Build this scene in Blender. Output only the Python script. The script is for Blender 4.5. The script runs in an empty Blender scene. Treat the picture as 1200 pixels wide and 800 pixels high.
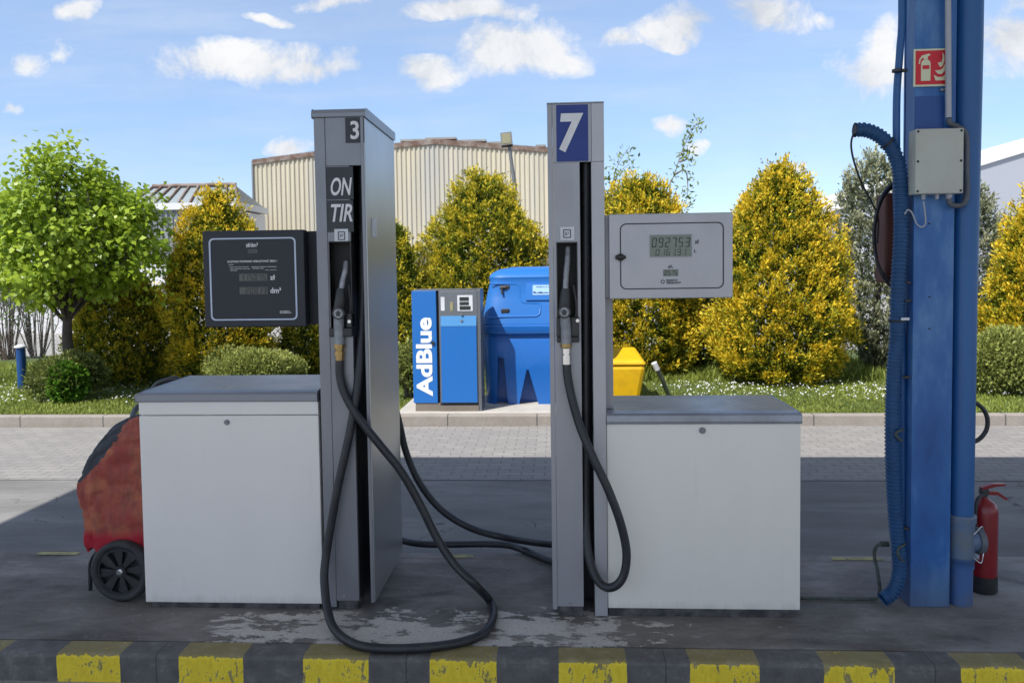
import bpy, bmesh, math, random
import numpy as np
from mathutils import Vector, Matrix, noise as mnoise
R = math.radians
random.seed(7); RNG = np.random.default_rng(11)
scene = bpy.context.scene
COL = scene.collection

# ------------------------------------------------------------------ camera
F = 900.0; SHY = 40.0
camd = bpy.data.cameras.new('camera'); cam = bpy.data.objects.new('camera', camd); COL.objects.link(cam)
cam.matrix_world = Matrix.Translation((0, 0, 1.6)) @ Matrix.Rotation(R(3.2), 4, 'Z') @ Matrix.Rotation(R(90 - 2.7), 4, 'X') @ Matrix.Rotation(R(-0.8), 4, 'Z')
camd.sensor_width = 36; camd.lens = F / 1200 * 36; camd.shift_y = -SHY / 1200; camd.clip_end = 3000; camd.clip_start = .05
camd.dof.use_dof = True; camd.dof.focus_distance = 3.7; camd.dof.aperture_fstop = 6.3
scene.camera = cam
CM = cam.matrix_world.to_3x3(); C0 = cam.matrix_world.translation.copy()
def ray(px, py): return CM @ Vector(((px - 600) / F, -(py + SHY - 400) / F, -1))
def P(px, py, Y):                       # point of the photo lying on the vertical plane Y
    d = ray(px, py); return C0 + d * ((Y - C0.y) / d.y)
def G(px, py, z=0.0):                   # point of the photo lying on the level z
    d = ray(px, py); return C0 + d * ((z - C0.z) / d.z)

# ------------------------------------------------------------------ materials
def newmat(name):
    m = bpy.data.materials.new(name); m.use_nodes = True
    nt = m.node_tree; return m, nt, nt.nodes['Principled BSDF']
def nd(nt, t, **kw):
    n = nt.nodes.new(t)
    for k, v in kw.items():
        if k in n.inputs: n.inputs[k].default_value = v
        else: setattr(n, k, v)
    return n
def ln(nt, a, b): nt.links.new(a, b)
def sc(v): return ((v / 12.92) if v <= .04045 else ((v + .055) / 1.055) ** 2.4)
def rgb(r, g, b): return (sc(r / 255), sc(g / 255), sc(b / 255), 1)
def coords(nt, scale=(1, 1, 1)):
    tc = nd(nt, 'ShaderNodeTexCoord'); mp = nd(nt, 'ShaderNodeMapping'); mp.inputs['Scale'].default_value = scale
    ln(nt, tc.outputs['Object'], mp.inputs[0]); return mp.outputs[0]
def noise(nt, vec, scale, detail=4, rough=.55, dist=0):
    n = nd(nt, 'ShaderNodeTexNoise'); n.inputs['Scale'].default_value = scale; n.inputs['Detail'].default_value = detail
    n.inputs['Roughness'].default_value = rough; n.inputs['Distortion'].default_value = dist
    ln(nt, vec, n.inputs['Vector']); return n.outputs['Fac']
def ramp(nt, fac, pts):
    r = nd(nt, 'ShaderNodeValToRGB'); e = r.color_ramp.elements
    while len(e) < len(pts): e.new(.5)
    for i, (p, c) in enumerate(pts):
        e[i].position = p; e[i].color = c if len(c) == 4 else (*c, 1)
    ln(nt, fac, r.inputs[0]); return r.outputs[0]
def bw(a): return (a, a, a, 1)
def math_(nt, op, a, b=None, c=None, clamp=False):
    n = nd(nt, 'ShaderNodeMath', operation=op, use_clamp=clamp)
    for i, v in enumerate((a, b, c)):
        if v is None: continue
        if isinstance(v, (int, float)): n.inputs[i].default_value = v
        else: ln(nt, v, n.inputs[i])
    return n.outputs[0]
def mix(nt, fac, a, b, blend='MIX'):
    n = nd(nt, 'ShaderNodeMix', data_type='RGBA', blend_type=blend)
    for i, v in ((0, fac), (6, a), (7, b)):
        if isinstance(v, (int, float)): n.inputs[i].default_value = v
        elif isinstance(v, tuple): n.inputs[i].default_value = v
        else: ln(nt, v, n.inputs[i])
    return n.outputs[2]
def bump(nt, p, h, strength=.3, dist=.01):
    b = nd(nt, 'ShaderNodeBump'); b.inputs['Strength'].default_value = strength; b.inputs['Distance'].default_value = dist
    ln(nt, h, b.inputs['Height']); ln(nt, b.outputs[0], p.inputs['Normal'])
def paint(name, c, rough=.4, metal=0., dirt=.12, scale=6, spec=.5, streak=1, bmp=.0, dirtcol=None, coat=0, low=0):
    """painted or plain surface with uneven grime, streaks and gloss variation"""
    m, nt, p = newmat(name); v = coords(nt, (1, 1, streak))
    n1 = noise(nt, v, scale, 6, .62); n2 = noise(nt, coords(nt), scale * 9, 4, .6)
    d = dirtcol or tuple([x * .45 for x in c[:3]] + [1])
    f = math_(nt, 'MULTIPLY', math_(nt, 'SUBTRACT', n1, .42, clamp=True), 3.2 * dirt, clamp=True)
    c1 = mix(nt, f, c, d)
    f2 = math_(nt, 'MULTIPLY', math_(nt, 'SUBTRACT', n2, .62, clamp=True), 4 * dirt, clamp=True)
    c2 = mix(nt, f2, c1, d)
    if low:
        sp = nd(nt, 'ShaderNodeSeparateXYZ'); ln(nt, coords(nt), sp.inputs[0]); n3 = noise(nt, coords(nt, (1, 1, .3)), 16, 7, .7)
        g = math_(nt, 'SUBTRACT', math_(nt, 'MULTIPLY', n3, low * 1.6), sp.outputs[2]); c2 = mix(nt, math_(nt, 'MULTIPLY', g, 5.5, clamp=True), c2, tuple([x * .35 for x in c[:3]] + [1]))
        n4 = noise(nt, coords(nt, (9, 9, .5)), 2.2, 6, .7); c2 = mix(nt, math_(nt, 'MULTIPLY', math_(nt, 'SUBTRACT', n4, .60, clamp=True), .8, clamp=True), c2, (.38, .34, .28, 1))
        vo = nd(nt, 'ShaderNodeTexVoronoi'); vo.inputs['Scale'].default_value = 5.5; ln(nt, coords(nt), vo.inputs['Vector']); c2 = mix(nt, math_(nt, 'LESS_THAN', vo.outputs['Distance'], .022), c2, (.12, .11, .10, 1))
    ln(nt, c2, p.inputs['Base Color'])
    rr = nd(nt, 'ShaderNodeMapRange'); rr.inputs['To Min'].default_value = max(.03, rough - .1); rr.inputs['To Max'].default_value = min(1, rough + .15)
    ln(nt, n1, rr.inputs['Value']); ln(nt, rr.outputs[0], p.inputs['Roughness'])
    p.inputs['Metallic'].default_value = metal; p.inputs['Specular IOR Level'].default_value = spec
    p.inputs['Coat Weight'].default_value = coat
    if bmp: bump(nt, p, n2, bmp, .004)
    return m
M = {}
M['white_panel'] = paint('white_panel', (.80, .765, .72, 1), .42, 0, .10, 3, streak=.5, low=.085, dirtcol=(.47, .45, .40, 1))
M['cream_panel'] = paint('cream_panel', (.80, .77, .70, 1), .42, 0, .12, 3, streak=.5, low=.085, dirtcol=(.5, .47, .40, 1))
M['silver'] = paint('silver', rgb(158, 159, 164), .38, .35, .18, 5, streak=.4, dirtcol=rgb(100, 100, 108))
M['silver_bright'] = paint('silver_bright', rgb(176, 177, 181), .36, .35, .12, 5, streak=.6, dirtcol=rgb(118, 120, 126))
M['grey_paint'] = paint('grey_paint', rgb(136, 138, 144), .36, .35, .18, 5, streak=.4, dirtcol=rgb(72, 74, 80))
M['lid_grey'] = paint('lid_grey', rgb(134, 138, 146), .3, .2, .45, 7, dirtcol=rgb(135, 140, 148))
M['lid_silver'] = paint('lid_silver', rgb(150, 153, 160), .28, .3, .6, 5, dirtcol=rgb(96, 92, 92))
M['dark_box'] = paint('dark_box', (.013, .016, .024, 1), .5, 0, .1, 4, dirtcol=(.05, .055, .07, 1))
M['display_glass'] = paint('display_glass', (.016, .032, .045, 1), .3, 0, .08, 4, dirtcol=(.04, .046, .06, 1))
M['black'] = paint('black', (.012, .012, .014, 1), .55, 0, .3, 9, dirtcol=(.03, .03, .03, 1))
M['black_plastic'] = paint('black_plastic', (.02, .021, .023, 1), .4, 0, .4, 12, dirtcol=(.07, .07, .07, 1))
M['rubber'] = paint('rubber', (.016, .017, .021, 1), .42, 0, .5, 14, dirtcol=(.05, .052, .056, 1), bmp=.15)
M['tyre'] = paint('tyre', (.022, .023, .026, 1), .7, 0, .6, 14, dirtcol=(.07, .068, .062, 1), bmp=.3)
M['plinth'] = paint('plinth', (.035, .034, .036, 1), .7, 0, .8, 12, dirtcol=(.18, .17, .16, 1), bmp=.3)
M['chrome'] = paint('chrome', (.75, .75, .76, 1), .16, 1, .1, 20)
M['worn_alu'] = paint('worn_alu', (.33, .34, .36, 1), .45, .7, .7, 28, dirtcol=(.07, .07, .075, 1), bmp=.4)
M['worn_grip'] = paint('worn_grip', (.30, .32, .34, 1), .5, .3, .5, 30, dirtcol=(.09, .09, .1, 1), bmp=.4)
M['brass'] = paint('brass', (.42, .29, .12, 1), .35, .85, .5, 30, dirtcol=(.12, .08, .03, 1))
M['plate_black'] = paint('plate_black', (.018, .02, .026, 1), .35, 0, .2, 8, dirtcol=(.05, .05, .055, 1))
M['plate_blue'] = paint('plate_blue', rgb(22, 52, 128), .4, 0, .1, 8)
M['lettering'] = paint('lettering', (.72, .73, .75, 1), .5, 0, .25, 18, dirtcol=(.4, .4, .42, 1))
M['ink'] = paint('ink', (.02, .025, .035, 1), .5, 0, .05, 9)
M['sticker'] = paint('sticker', (.62, .64, .68, 1), .4, 0, .2, 12)
M['line_pale'] = paint('line_pale', (.5, .58, .72, 1), .5, 0, .1, 12)
M['lcd_green'] = paint('lcd_green', rgb(122, 132, 120), .25, 0, .1, 8)
M['lcd_dim'] = paint('lcd_dim', rgb(84, 85, 82), .25, 0, .3, 30, dirtcol=rgb(64, 66, 66))
M['lcd_ink'] = paint('lcd_ink', rgb(42, 50, 48), .4, 0, .05, 8)
M['lcd_ink_dim'] = paint('lcd_ink_dim', rgb(54, 56, 58), .4, 0, .05, 8)
M['box_grey'] = paint('box_grey', rgb(176, 180, 172), .5, 0, .2, 7, dirtcol=rgb(130, 118, 100))
M['conduit'] = paint('conduit', rgb(165, 168, 176), .5, 0, .2, 9, streak=.3)
M['flex_grey'] = paint('flex_grey', rgb(92, 98, 106), .55, 0, .3, 20)
M['pvc_grey'] = paint('pvc_grey', rgb(100, 110, 122), .5, 0, .9, 9, dirtcol=rgb(70, 106, 150))
M['hose_blue'] = paint('hose_blue', rgb(26, 74, 120), .4, 0, .4, 14, dirtcol=rgb(18, 44, 70))
M['pipe_blue'] = paint('pipe_blue', rgb(36, 92, 150), .42, 0, .5, 4, streak=.25, dirtcol=rgb(42, 70, 116))
M['red_paint'] = paint('red_paint', rgb(126, 14, 24), .34, 0, .2, 8, coat=.3)
M['sign_red'] = paint('sign_red', rgb(196, 12, 34), .35, 0, .1, 8)
M['sign_cream'] = paint('sign_cream', rgb(205, 208, 178), .4, 0, .1, 8)
M['rust_brown'] = paint('rust_brown', rgb(98, 56, 46), .6, 0, .5, 10, streak=.3)
M['hose_green'] = paint('hose_green', rgb(58, 66, 62), .6, 0, .6, 30, dirtcol=rgb(100, 112, 108))
M['adblue'] = paint('adblue', rgb(32, 104, 180), .38, 0, .15, 4, streak=.4, dirtcol=rgb(30, 92, 165))
M['adblue_pale'] = paint('adblue_pale', rgb(78, 140, 196), .3, 0, .15, 4)
M['steel_grey'] = paint('steel_grey', rgb(128, 132, 138), .35, .6, .3, 9, streak=.3)
M['white_letter'] = paint('white_letter', (.8, .82, .86, 1), .5, 0, .03, 8)
M['tank_blue'] = paint('tank_blue', (.010, .115, .42, 1), .28, 0, .2, 3, streak=.5, dirtcol=(.008, .10, .36, 1), coat=.2)
M['tank_lid'] = paint('tank_lid', (.014, .14, .46, 1), .33, 0, .2, 3, streak=.5, dirtcol=(.01, .09, .36, 1), coat=.2)
M['yellow_bin'] = paint('yellow_bin', rgb(214, 168, 10), .42, 0, .35, 7, dirtcol=rgb(140, 112, 20))
M['bollard_blue'] = paint('bollard_blue', rgb(16, 68, 130), .4, 0, .3, 9)
M['white_metal'] = paint('white_metal', (.62, .63, .66, 1), .4, 0, .2, 9)
M['galv'] = paint('galv', rgb(120, 122, 124), .5, .5, .4, 12)
M['concrete_post'] = paint('concrete_post', rgb(138, 132, 122), .85, 0, .5, 12, bmp=.4)
M['slab'] = paint('slab', rgb(176, 172, 165), .85, 0, .4, 3, bmp=.4, dirtcol=rgb(120, 118, 112))
M['masonry'] = paint('masonry', rgb(120, 112, 104), .85, 0, .5, 1.4, dirtcol=rgb(90, 82, 74))
M['white_wall'] = paint('white_wall', (.6, .61, .63, 1), .7, 0, .25, .5)
M['hall_wall'] = paint('hall_wall', rgb(158, 163, 174), .6, 0, .12, .5, dirtcol=rgb(160, 164, 172))
M['hall_roof'] = paint('hall_roof', (.74, .75, .77, 1), .5, 0, .1, .5)
M['door_blue'] = paint('door_blue', rgb(20, 50, 120), .5, 0, .2, 3)
M['roof_rust'] = paint('roof_rust', rgb(96, 72, 60), .7, 0, 1., 1.8, dirtcol=rgb(150, 145, 140))
M['roof_grey'] = paint('roof_grey', rgb(140, 138, 134), .7, 0, .5, 2)
M['clerestory'] = paint('clerestory', rgb(128, 140, 146), .3, 0, .5, 1.3, dirtcol=rgb(96, 100, 100))
M['bark'] = paint('bark', (.085, .07, .058, 1), .9, 0, .8, 14, bmp=.8, streak=.3)
M['bark_pale'] = paint('bark_pale', (.2, .16, .12, 1), .9, 0, .5, 20)
M['canopy_white'] = paint('canopy_white', (.62, .63, .64, 1), .5, 0, .1, 1)
M['lamp_glass'] = paint('lamp_glass', rgb(110, 110, 84), .2, 0, .2, 20)

def steel_mat():
    m, nt, p = newmat('brushed_steel'); v = coords(nt, (60, 60, .8))
    n = noise(nt, v, 3, 4, .6); n2 = noise(nt, coords(nt), 2.2, 3)
    ln(nt, ramp(nt, n, [(.2, rgb(164, 166, 168)), (.8, rgb(190, 192, 194))]), p.inputs['Base Color'])
    p.inputs['Metallic'].default_value = .8
    rr = nd(nt, 'ShaderNodeMapRange'); rr.inputs['To Min'].default_value = .27; rr.inputs['To Max'].default_value = .42
    ln(nt, n2, rr.inputs['Value']); ln(nt, rr.outputs[0], p.inputs['Roughness'])
    bump(nt, p, math_(nt, 'ADD', math_(nt, 'MULTIPLY', n, .15), n2), .06, .01); return m
M['brushed_steel'] = steel_mat()

def pillar_mat():
    m, nt, p = newmat('pillar_blue'); v = coords(nt)
    n = noise(nt, coords(nt, (1, 1, .35)), 5, 7, .62); n2 = noise(nt, v, 26, 5, .7)
    c = ramp(nt, n, [(.3, rgb(26, 74, 136)), (.5, rgb(40, 96, 160)), (.66, rgb(84, 128, 176))])
    chips = math_(nt, 'GREATER_THAN', math_(nt, 'ADD', n2, math_(nt, 'MULTIPLY', n, .35)), .90)
    c = mix(nt, chips, c, rgb(38, 62, 100))
    sp = nd(nt, 'ShaderNodeSeparateXYZ'); ln(nt, v, sp.inputs[0])
    # worn-off paint with scuffs at foot height, ragged upper limit
    low = math_(nt, 'SUBTRACT', .36, math_(nt, 'ADD', sp.outputs[2], math_(nt, 'MULTIPLY', n, .25)))
    low = math_(nt, 'MULTIPLY', low, 3.2, clamp=True)
    c = mix(nt, low, c, rgb(84, 96, 116))
    ln(nt, c, p.inputs['Base Color']); p.inputs['Roughness'].default_value = .42
    bump(nt, p, n2, .15, .004); return m
M['pillar_blue'] = pillar_mat()

def cloth_mat():
    m, nt, p = newmat('faded_cover'); v = coords(nt)
    n = noise(nt, v, 7, 7, .68, .6); n2 = noise(nt, coords(nt, (1, 1, .3)), 24, 6, .7)
    c = ramp(nt, n, [(.32, rgb(148, 52, 50)), (.48, rgb(152, 70, 58)), (.62, rgb(172, 98, 68)), (.78, rgb(160, 88, 70))])
    c = mix(nt, math_(nt, 'MULTIPLY', math_(nt, 'SUBTRACT', n2, .45, clamp=True), 2.4, clamp=True), c, rgb(98, 64, 60))
    sp = nd(nt, 'ShaderNodeSeparateXYZ'); ln(nt, v, sp.inputs[0])
    low = math_(nt, 'MULTIPLY', math_(nt, 'SUBTRACT', .375, math_(nt, 'ADD', sp.outputs[2], math_(nt, 'MULTIPLY', n2, .06))), 22, clamp=True)
    c = mix(nt, low, c, rgb(160, 16, 38))
    ln(nt, c, p.inputs['Base Color']); p.inputs['Roughness'].default_value = .75
    bump(nt, p, n2, .3, .004); return m
M['faded_cover'] = cloth_mat()
M['black_cloth'] = paint('black_cloth', (.028, .032, .042, 1), .7, 0, .4, 12, dirtcol=(.07, .075, .085, 1), bmp=.3)

def corr_mat(name, a, b, stain, sc_=4.0):
    m, nt, p = newmat(name); n = noise(nt, coords(nt, (6, 6, .12)), 1.1, 6, .6); n2 = noise(nt, coords(nt, (1, 1, .15)), .5, 4)
    c = ramp(nt, n, [(.3, a), (.7, b)])
    c = mix(nt, math_(nt, 'MULTIPLY', math_(nt, 'SUBTRACT', n2, .5, clamp=True), 3.5, clamp=True), c, stain)
    ln(nt, c, p.inputs['Base Color']); p.inputs['Roughness'].default_value = .6; return m
M['cream_sheet'] = corr_mat('cream_sheet', rgb(172, 165, 146), rgb(196, 188, 168), rgb(158, 161, 162))
M['grey_sheet'] = corr_mat('grey_sheet', rgb(104, 110, 116), rgb(140, 146, 150), rgb(88, 92, 98))

def asphalt_mat():
    m, nt, p = newmat('asphalt'); v = coords(nt)
    n = noise(nt, coords(nt, (.35, 1.2, 1)), 2.2, 8, .65); f = noise(nt, v, 160, 3, .6); b = noise(nt, coords(nt, (.12, 1, 1)), 5, 5, .6)
    c = ramp(nt, n, [(.3, (.14, .135, .13)), (.5, (.20, .195, .188)), (.7, (.30, .29, .28))])
    c = mix(nt, .35, c, ramp(nt, f, [(.35, (.06, .06, .065)), (.65, (.24, .24, .24))]))
    c = mix(nt, math_(nt, 'MULTIPLY', math_(nt, 'SUBTRACT', b, .56, clamp=True), 3, clamp=True), c, (.24, .237, .235, 1))
    vo = nd(nt, 'ShaderNodeTexVoronoi', feature='DISTANCE_TO_EDGE'); vo.inputs['Scale'].default_value = .55
    w = nd(nt, 'ShaderNodeTexNoise'); w.inputs['Scale'].default_value = 3; ln(nt, v, w.inputs['Vector'])
    ad = nd(nt, 'ShaderNodeVectorMath', operation='ADD'); ln(nt, v, ad.inputs[0]); ln(nt, w.outputs['Color'], ad.inputs[1])
    ln(nt, ad.outputs[0], vo.inputs['Vector'])
    crack = math_(nt, 'MULTIPLY', math_(nt, 'MULTIPLY', math_(nt, 'LESS_THAN', vo.outputs['Distance'], .0035), .55), math_(nt, 'GREATER_THAN', n, .52))
    c = mix(nt, crack, c, (.03, .03, .032, 1))
    ln(nt, c, p.inputs['Base Color'])
    p.inputs['Roughness'].default_value = .88; p.inputs['Specular IOR Level'].default_value = .2
    bump(nt, p, f, .35, .004); return m
M['asphalt'] = asphalt_mat()

def paver_mat():
    m, nt, p = newmat('pavers'); v = coords(nt)
    mp = nd(nt, 'ShaderNodeMapping'); mp.inputs['Rotation'].default_value = (0, 0, 0); ln(nt, v, mp.inputs[0])
    br = nd(nt, 'ShaderNodeTexBrick'); br.inputs['Scale'].default_value = 1; br.inputs['Brick Width'].default_value = .2; br.inputs['Row Height'].default_value = .1
    br.inputs['Mortar Size'].default_value = .006; br.inputs['Mortar Smooth'].default_value = .3
    br.inputs['Color1'].default_value = (.23, .22, .21, 1); br.inputs['Color2'].default_value = (.285, .27, .255, 1); br.inputs['Mortar'].default_value = (.13, .125, .12, 1)
    ln(nt, mp.outputs[0], br.inputs['Vector'])
    n = noise(nt, v, 1.5, 7, .65); f = noise(nt, v, 120, 3)
    c = mix(nt, math_(nt, 'MULTIPLY', math_(nt, 'SUBTRACT', n, .45, clamp=True), 2.2, clamp=True), br.outputs['Color'], (.18, .176, .172, 1))
    c = mix(nt, .25, c, ramp(nt, f, [(.3, bw(.11)), (.7, bw(.4))]))
    ln(nt, c, p.inputs['Base Color']); p.inputs['Roughness'].default_value = .9; p.inputs['Specular IOR Level'].default_value = .2
    bump(nt, p, math_(nt, 'ADD', math_(nt, 'MULTIPLY', br.outputs['Fac'], -1), math_(nt, 'MULTIPLY', f, .3)), .5, .006); return m
M['pavers'] = paver_mat()

def island_mat():
    m, nt, p = newmat('island_concrete'); v = coords(nt)
    n = noise(nt, coords(nt, (.7, 1.2, 1)), 2.4, 9, .68, .3); f = noise(nt, v, 130, 3, .6); st = noise(nt, coords(nt, (1.0, 2.2, 1)), 4.2, 10, .72, .4)
    c = ramp(nt, n, [(.32, (.10, .091, .083)), (.5, (.175, .162, .15)), (.66, (.28, .262, .245))])
    sp = nd(nt, 'ShaderNodeSeparateXYZ'); ln(nt, v, sp.inputs[0]); X, Y = sp.outputs[0], sp.outputs[1]
    # newer, paler concrete toward the pillar
    right = math_(nt, 'MULTIPLY', math_(nt, 'SUBTRACT', math_(nt, 'ADD', X, math_(nt, 'MULTIPLY', n, 1.2)), 1.9), .8, clamp=True)
    c = mix(nt, right, c, ramp(nt, n, [(.3, (.18, .178, .175)), (.7, (.29, .283, .275))]))
    # rusty brown drips beside the pump feet
    n = noise(nt, coords(nt, (1.2, 2.0, 1)), 5.0, 9, .72)
    ru = math_(nt, 'MULTIPLY', math_(nt, 'SUBTRACT', noise(nt, coords(nt, (1, 3, 1)), 2.1, 6, .6), .55, clamp=True), 2.5, clamp=True)
    c = mix(nt, ru, c, (.10, .068, .046, 1))
    # screed layer flaking off along the front edge: pale islands
    def win(u, a, b, s):
        return math_(nt, 'MULTIPLY', math_(nt, 'MULTIPLY', math_(nt, 'SUBTRACT', u, a), s, clamp=True), math_(nt, 'MULTIPLY', math_(nt, 'SUBTRACT', b, u), s, clamp=True))
    Yd_ = math_(nt, 'ADD', Y, math_(nt, 'MULTIPLY', math_(nt, 'SUBTRACT', n, .5), .75)); w = math_(nt, 'MULTIPLY', win(X, -1.9, .75, 2.0), win(Yd_, 3.08, 3.62, 6))
    pm = math_(nt, 'MULTIPLY', math_(nt, 'SUBTRACT', math_(nt, 'ADD', st, math_(nt, 'MULTIPLY', w, .30)), .735), 22, clamp=True)
    c = mix(nt, pm, c, ramp(nt, f, [(.3, (.42, .39, .36)), (.7, (.60, .57, .53))]))
    sc1 = noise(nt, coords(nt, (.8, 5, 1)), 6, 9, .75); c = mix(nt, math_(nt, 'MULTIPLY', math_(nt, 'SUBTRACT', sc1, .52, clamp=True), 2.6, clamp=True), c, (.27, .26, .25, 1))
    oil = noise(nt, coords(nt, (1, 1.6, 1)), 1.7, 5, .55, .8); c = mix(nt, math_(nt, 'MULTIPLY', math_(nt, 'SUBTRACT', oil, .56, clamp=True), 4.5, clamp=True), c, (.035, .033, .032, 1))
    c = mix(nt, pm, c, ramp(nt, f, [(.3, (.42, .39, .36)), (.7, (.60, .57, .53))]))
    spk = math_(nt, 'GREATER_THAN', noise(nt, v, 46, 2, .5), .70)
    c = mix(nt, math_(nt, 'MULTIPLY', spk, .6), c, (.30, .30, .29, 1))
    ln(nt, c, p.inputs['Base Color']); ln(nt, ramp(nt, n, [(.3, bw(.62)), (.7, bw(.9))]), p.inputs['Roughness']); p.inputs['Specular IOR Level'].default_value = .3
    bump(nt, p, math_(nt, 'ADD', math_(nt, 'MULTIPLY', f, .5), pm), .4, .004); return m
M['island'] = island_mat()

def kerbpaint_mat(x0, period, width):
    m, nt, p = newmat('painted_kerb'); v = coords(nt)
    sp = nd(nt, 'ShaderNodeSeparateXYZ'); ln(nt, v, sp.inputs[0])
    n = noise(nt, v, 14, 8, .7); n2 = noise(nt, coords(nt, (1, 1, .4)), 40, 6, .75); f = noise(nt, v, 150, 3)
    xx = math_(nt, 'ADD', sp.outputs[0], math_(nt, 'MULTIPLY', n, .012))
    fr = math_(nt, 'FRACT', math_(nt, 'DIVIDE', math_(nt, 'SUBTRACT', xx, x0 - 50 * period), period))
    yel = math_(nt, 'LESS_THAN', fr, width / period)
    top = math_(nt, 'MULTIPLY', math_(nt, 'ADD', sp.outputs[2], .014), 80, clamp=True)     # feet have rubbed the top
    worn = math_(nt, 'GREATER_THAN', math_(nt, 'ADD', math_(nt, 'MULTIPLY', n2, .6), math_(nt, 'MULTIPLY', noise(nt, v, 9, 9, .78), .42)), math_(nt, 'SUBTRACT', .565, math_(nt, 'MULTIPLY', top, .155)))
    yel = math_(nt, 'MULTIPLY', yel, math_(nt, 'SUBTRACT', 1, math_(nt, 'MULTIPLY', worn, .8)))
    base = ramp(nt, n, [(.3, (.075, .072, .07)), (.55, (.125, .12, .116)), (.75, (.24, .23, .22))])
    ycol = ramp(nt, n2, [(.3, (.66, .48, .02)), (.6, (.86, .66, .04))])
    c = mix(nt, yel, base, ycol)
    jf = math_(nt, 'FRACT', math_(nt, 'DIVIDE', math_(nt, 'SUBTRACT', sp.outputs[0], x0 + .80 * period - 40 * period), 2 * period))
    c = mix(nt, math_(nt, 'MULTIPLY', math_(nt, 'LESS_THAN', jf, .005), .6), c, (.02, .02, .02, 1))
    ln(nt, c, p.inputs['Base Color']); p.inputs['Roughness'].default_value = .75
    bump(nt, p, math_(nt, 'ADD', f, n2), .5, .004); return m

def kerb_mat():
    m, nt, p = newmat('kerb_stone'); v = coords(nt); n = noise(nt, v, 3, 7, .65); f = noise(nt, v, 90, 3)
    sp = nd(nt, 'ShaderNodeSeparateXYZ'); ln(nt, v, sp.inputs[0])
    c = ramp(nt, n, [(.3, (.21, .18, .15)), (.7, (.29, .255, .225))]); c = mix(nt, .2, c, ramp(nt, f, [(.3, bw(.15)), (.7, bw(.5))]))
    jf = math_(nt, 'FRACT', math_(nt, 'ADD', sp.outputs[0], 50.3))
    c = mix(nt, math_(nt, 'LESS_THAN', jf, .014), c, (.09, .085, .08, 1))
    ln(nt, c, p.inputs['Base Color']); p.inputs['Roughness'].default_value = .85; bump(nt, p, f, .4, .004); return m
M['kerb'] = kerb_mat()

def ground_mat(name, a, b, s):
    m, nt, p = newmat(name); v = coords(nt); n = noise(nt, v, s, 8, .65); f = noise(nt, v, 60, 4)
    c = ramp(nt, n, [(.3, a), (.7, b)]); c = mix(nt, .3, c, ramp(nt, f, [(.3, tuple(x * .5 for x in a)), (.7, tuple(min(1, x * 1.3) for x in b))]))
    ln(nt, c, p.inputs['Base Color']); p.inputs['Roughness'].default_value = .9; bump(nt, p, f, .5, .02); return m
M['forecourt'] = ground_mat('forecourt', (.27, .26, .24), (.38, .36, .34), 1.5)
M['lawn'] = ground_mat('lawn_soil', (.05, .075, .018), (.09, .13, .03), 2.2)
M['yard'] = ground_mat('yard', (.26, .25, .24), (.36, .35, .33), .3)
M['far_ground'] = ground_mat('far_ground', (.16, .17, .12), (.24, .24, .18), .05)

def leaf_mat(name, dark, light, trans=.3, rough=.5, mid=None):
    """tint attribute: per-leaf colour, 0 = old leaf, 1 = young tip"""
    m, nt, p = newmat(name); a = nd(nt, 'ShaderNodeAttribute', attribute_name='tint')
    c = mix(nt, a.outputs['Fac'], dark, light) if mid is None else ramp(nt, a.outputs['Fac'], [(.05, dark), (.48, mid), (.9, light)])
    ln(nt, c, p.inputs['Base Color']); p.inputs['Roughness'].default_value = rough; p.inputs['Specular IOR Level'].default_value = .35
    tr = nd(nt, 'ShaderNodeBsdfTranslucent'); ln(nt, c, tr.inputs['Color'])
    mx = nd(nt, 'ShaderNodeMixShader'); mx.inputs[0].default_value = trans
    ln(nt, p.outputs[0], mx.inputs[1]); ln(nt, tr.outputs[0], mx.inputs[2])
    ln(nt, mx.outputs[0], nt.nodes['Material Output'].inputs['Surface']); return m
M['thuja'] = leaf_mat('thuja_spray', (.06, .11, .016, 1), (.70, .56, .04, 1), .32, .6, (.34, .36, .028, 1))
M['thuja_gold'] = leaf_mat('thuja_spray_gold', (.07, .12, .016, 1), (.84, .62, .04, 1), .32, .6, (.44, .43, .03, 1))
M['juniper'] = leaf_mat('juniper_spray', (.12, .15, .09, 1), (.46, .47, .30, 1), .3, .6)
M['lime_leaf'] = leaf_mat('young_leaf', (.12, .22, .015, 1), (.44, .56, .05, 1), .38, .4)
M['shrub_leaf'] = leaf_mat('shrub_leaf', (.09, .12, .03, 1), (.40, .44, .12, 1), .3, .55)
M['broad_leaf'] = leaf_mat('broad_leaf', (.05, .13, .015, 1), (.16, .32, .035, 1), .35, .4)
M['far_leaf'] = leaf_mat('far_leaf', (.05, .08, .03, 1), (.14, .19, .07, 1), .25, .6)
M['grass'] = leaf_mat('grass_blade', (.13, .17, .03, 1), (.38, .44, .09, 1), .35, .5)
M['petal'] = leaf_mat('daisy_petal', (.7, .7, .66, 1), (.85, .85, .82, 1), .2, .6)
M['dry_twig'] = paint('dry_twig', (.09, .06, .045, 1), .9, 0, .4, 20)

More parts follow.
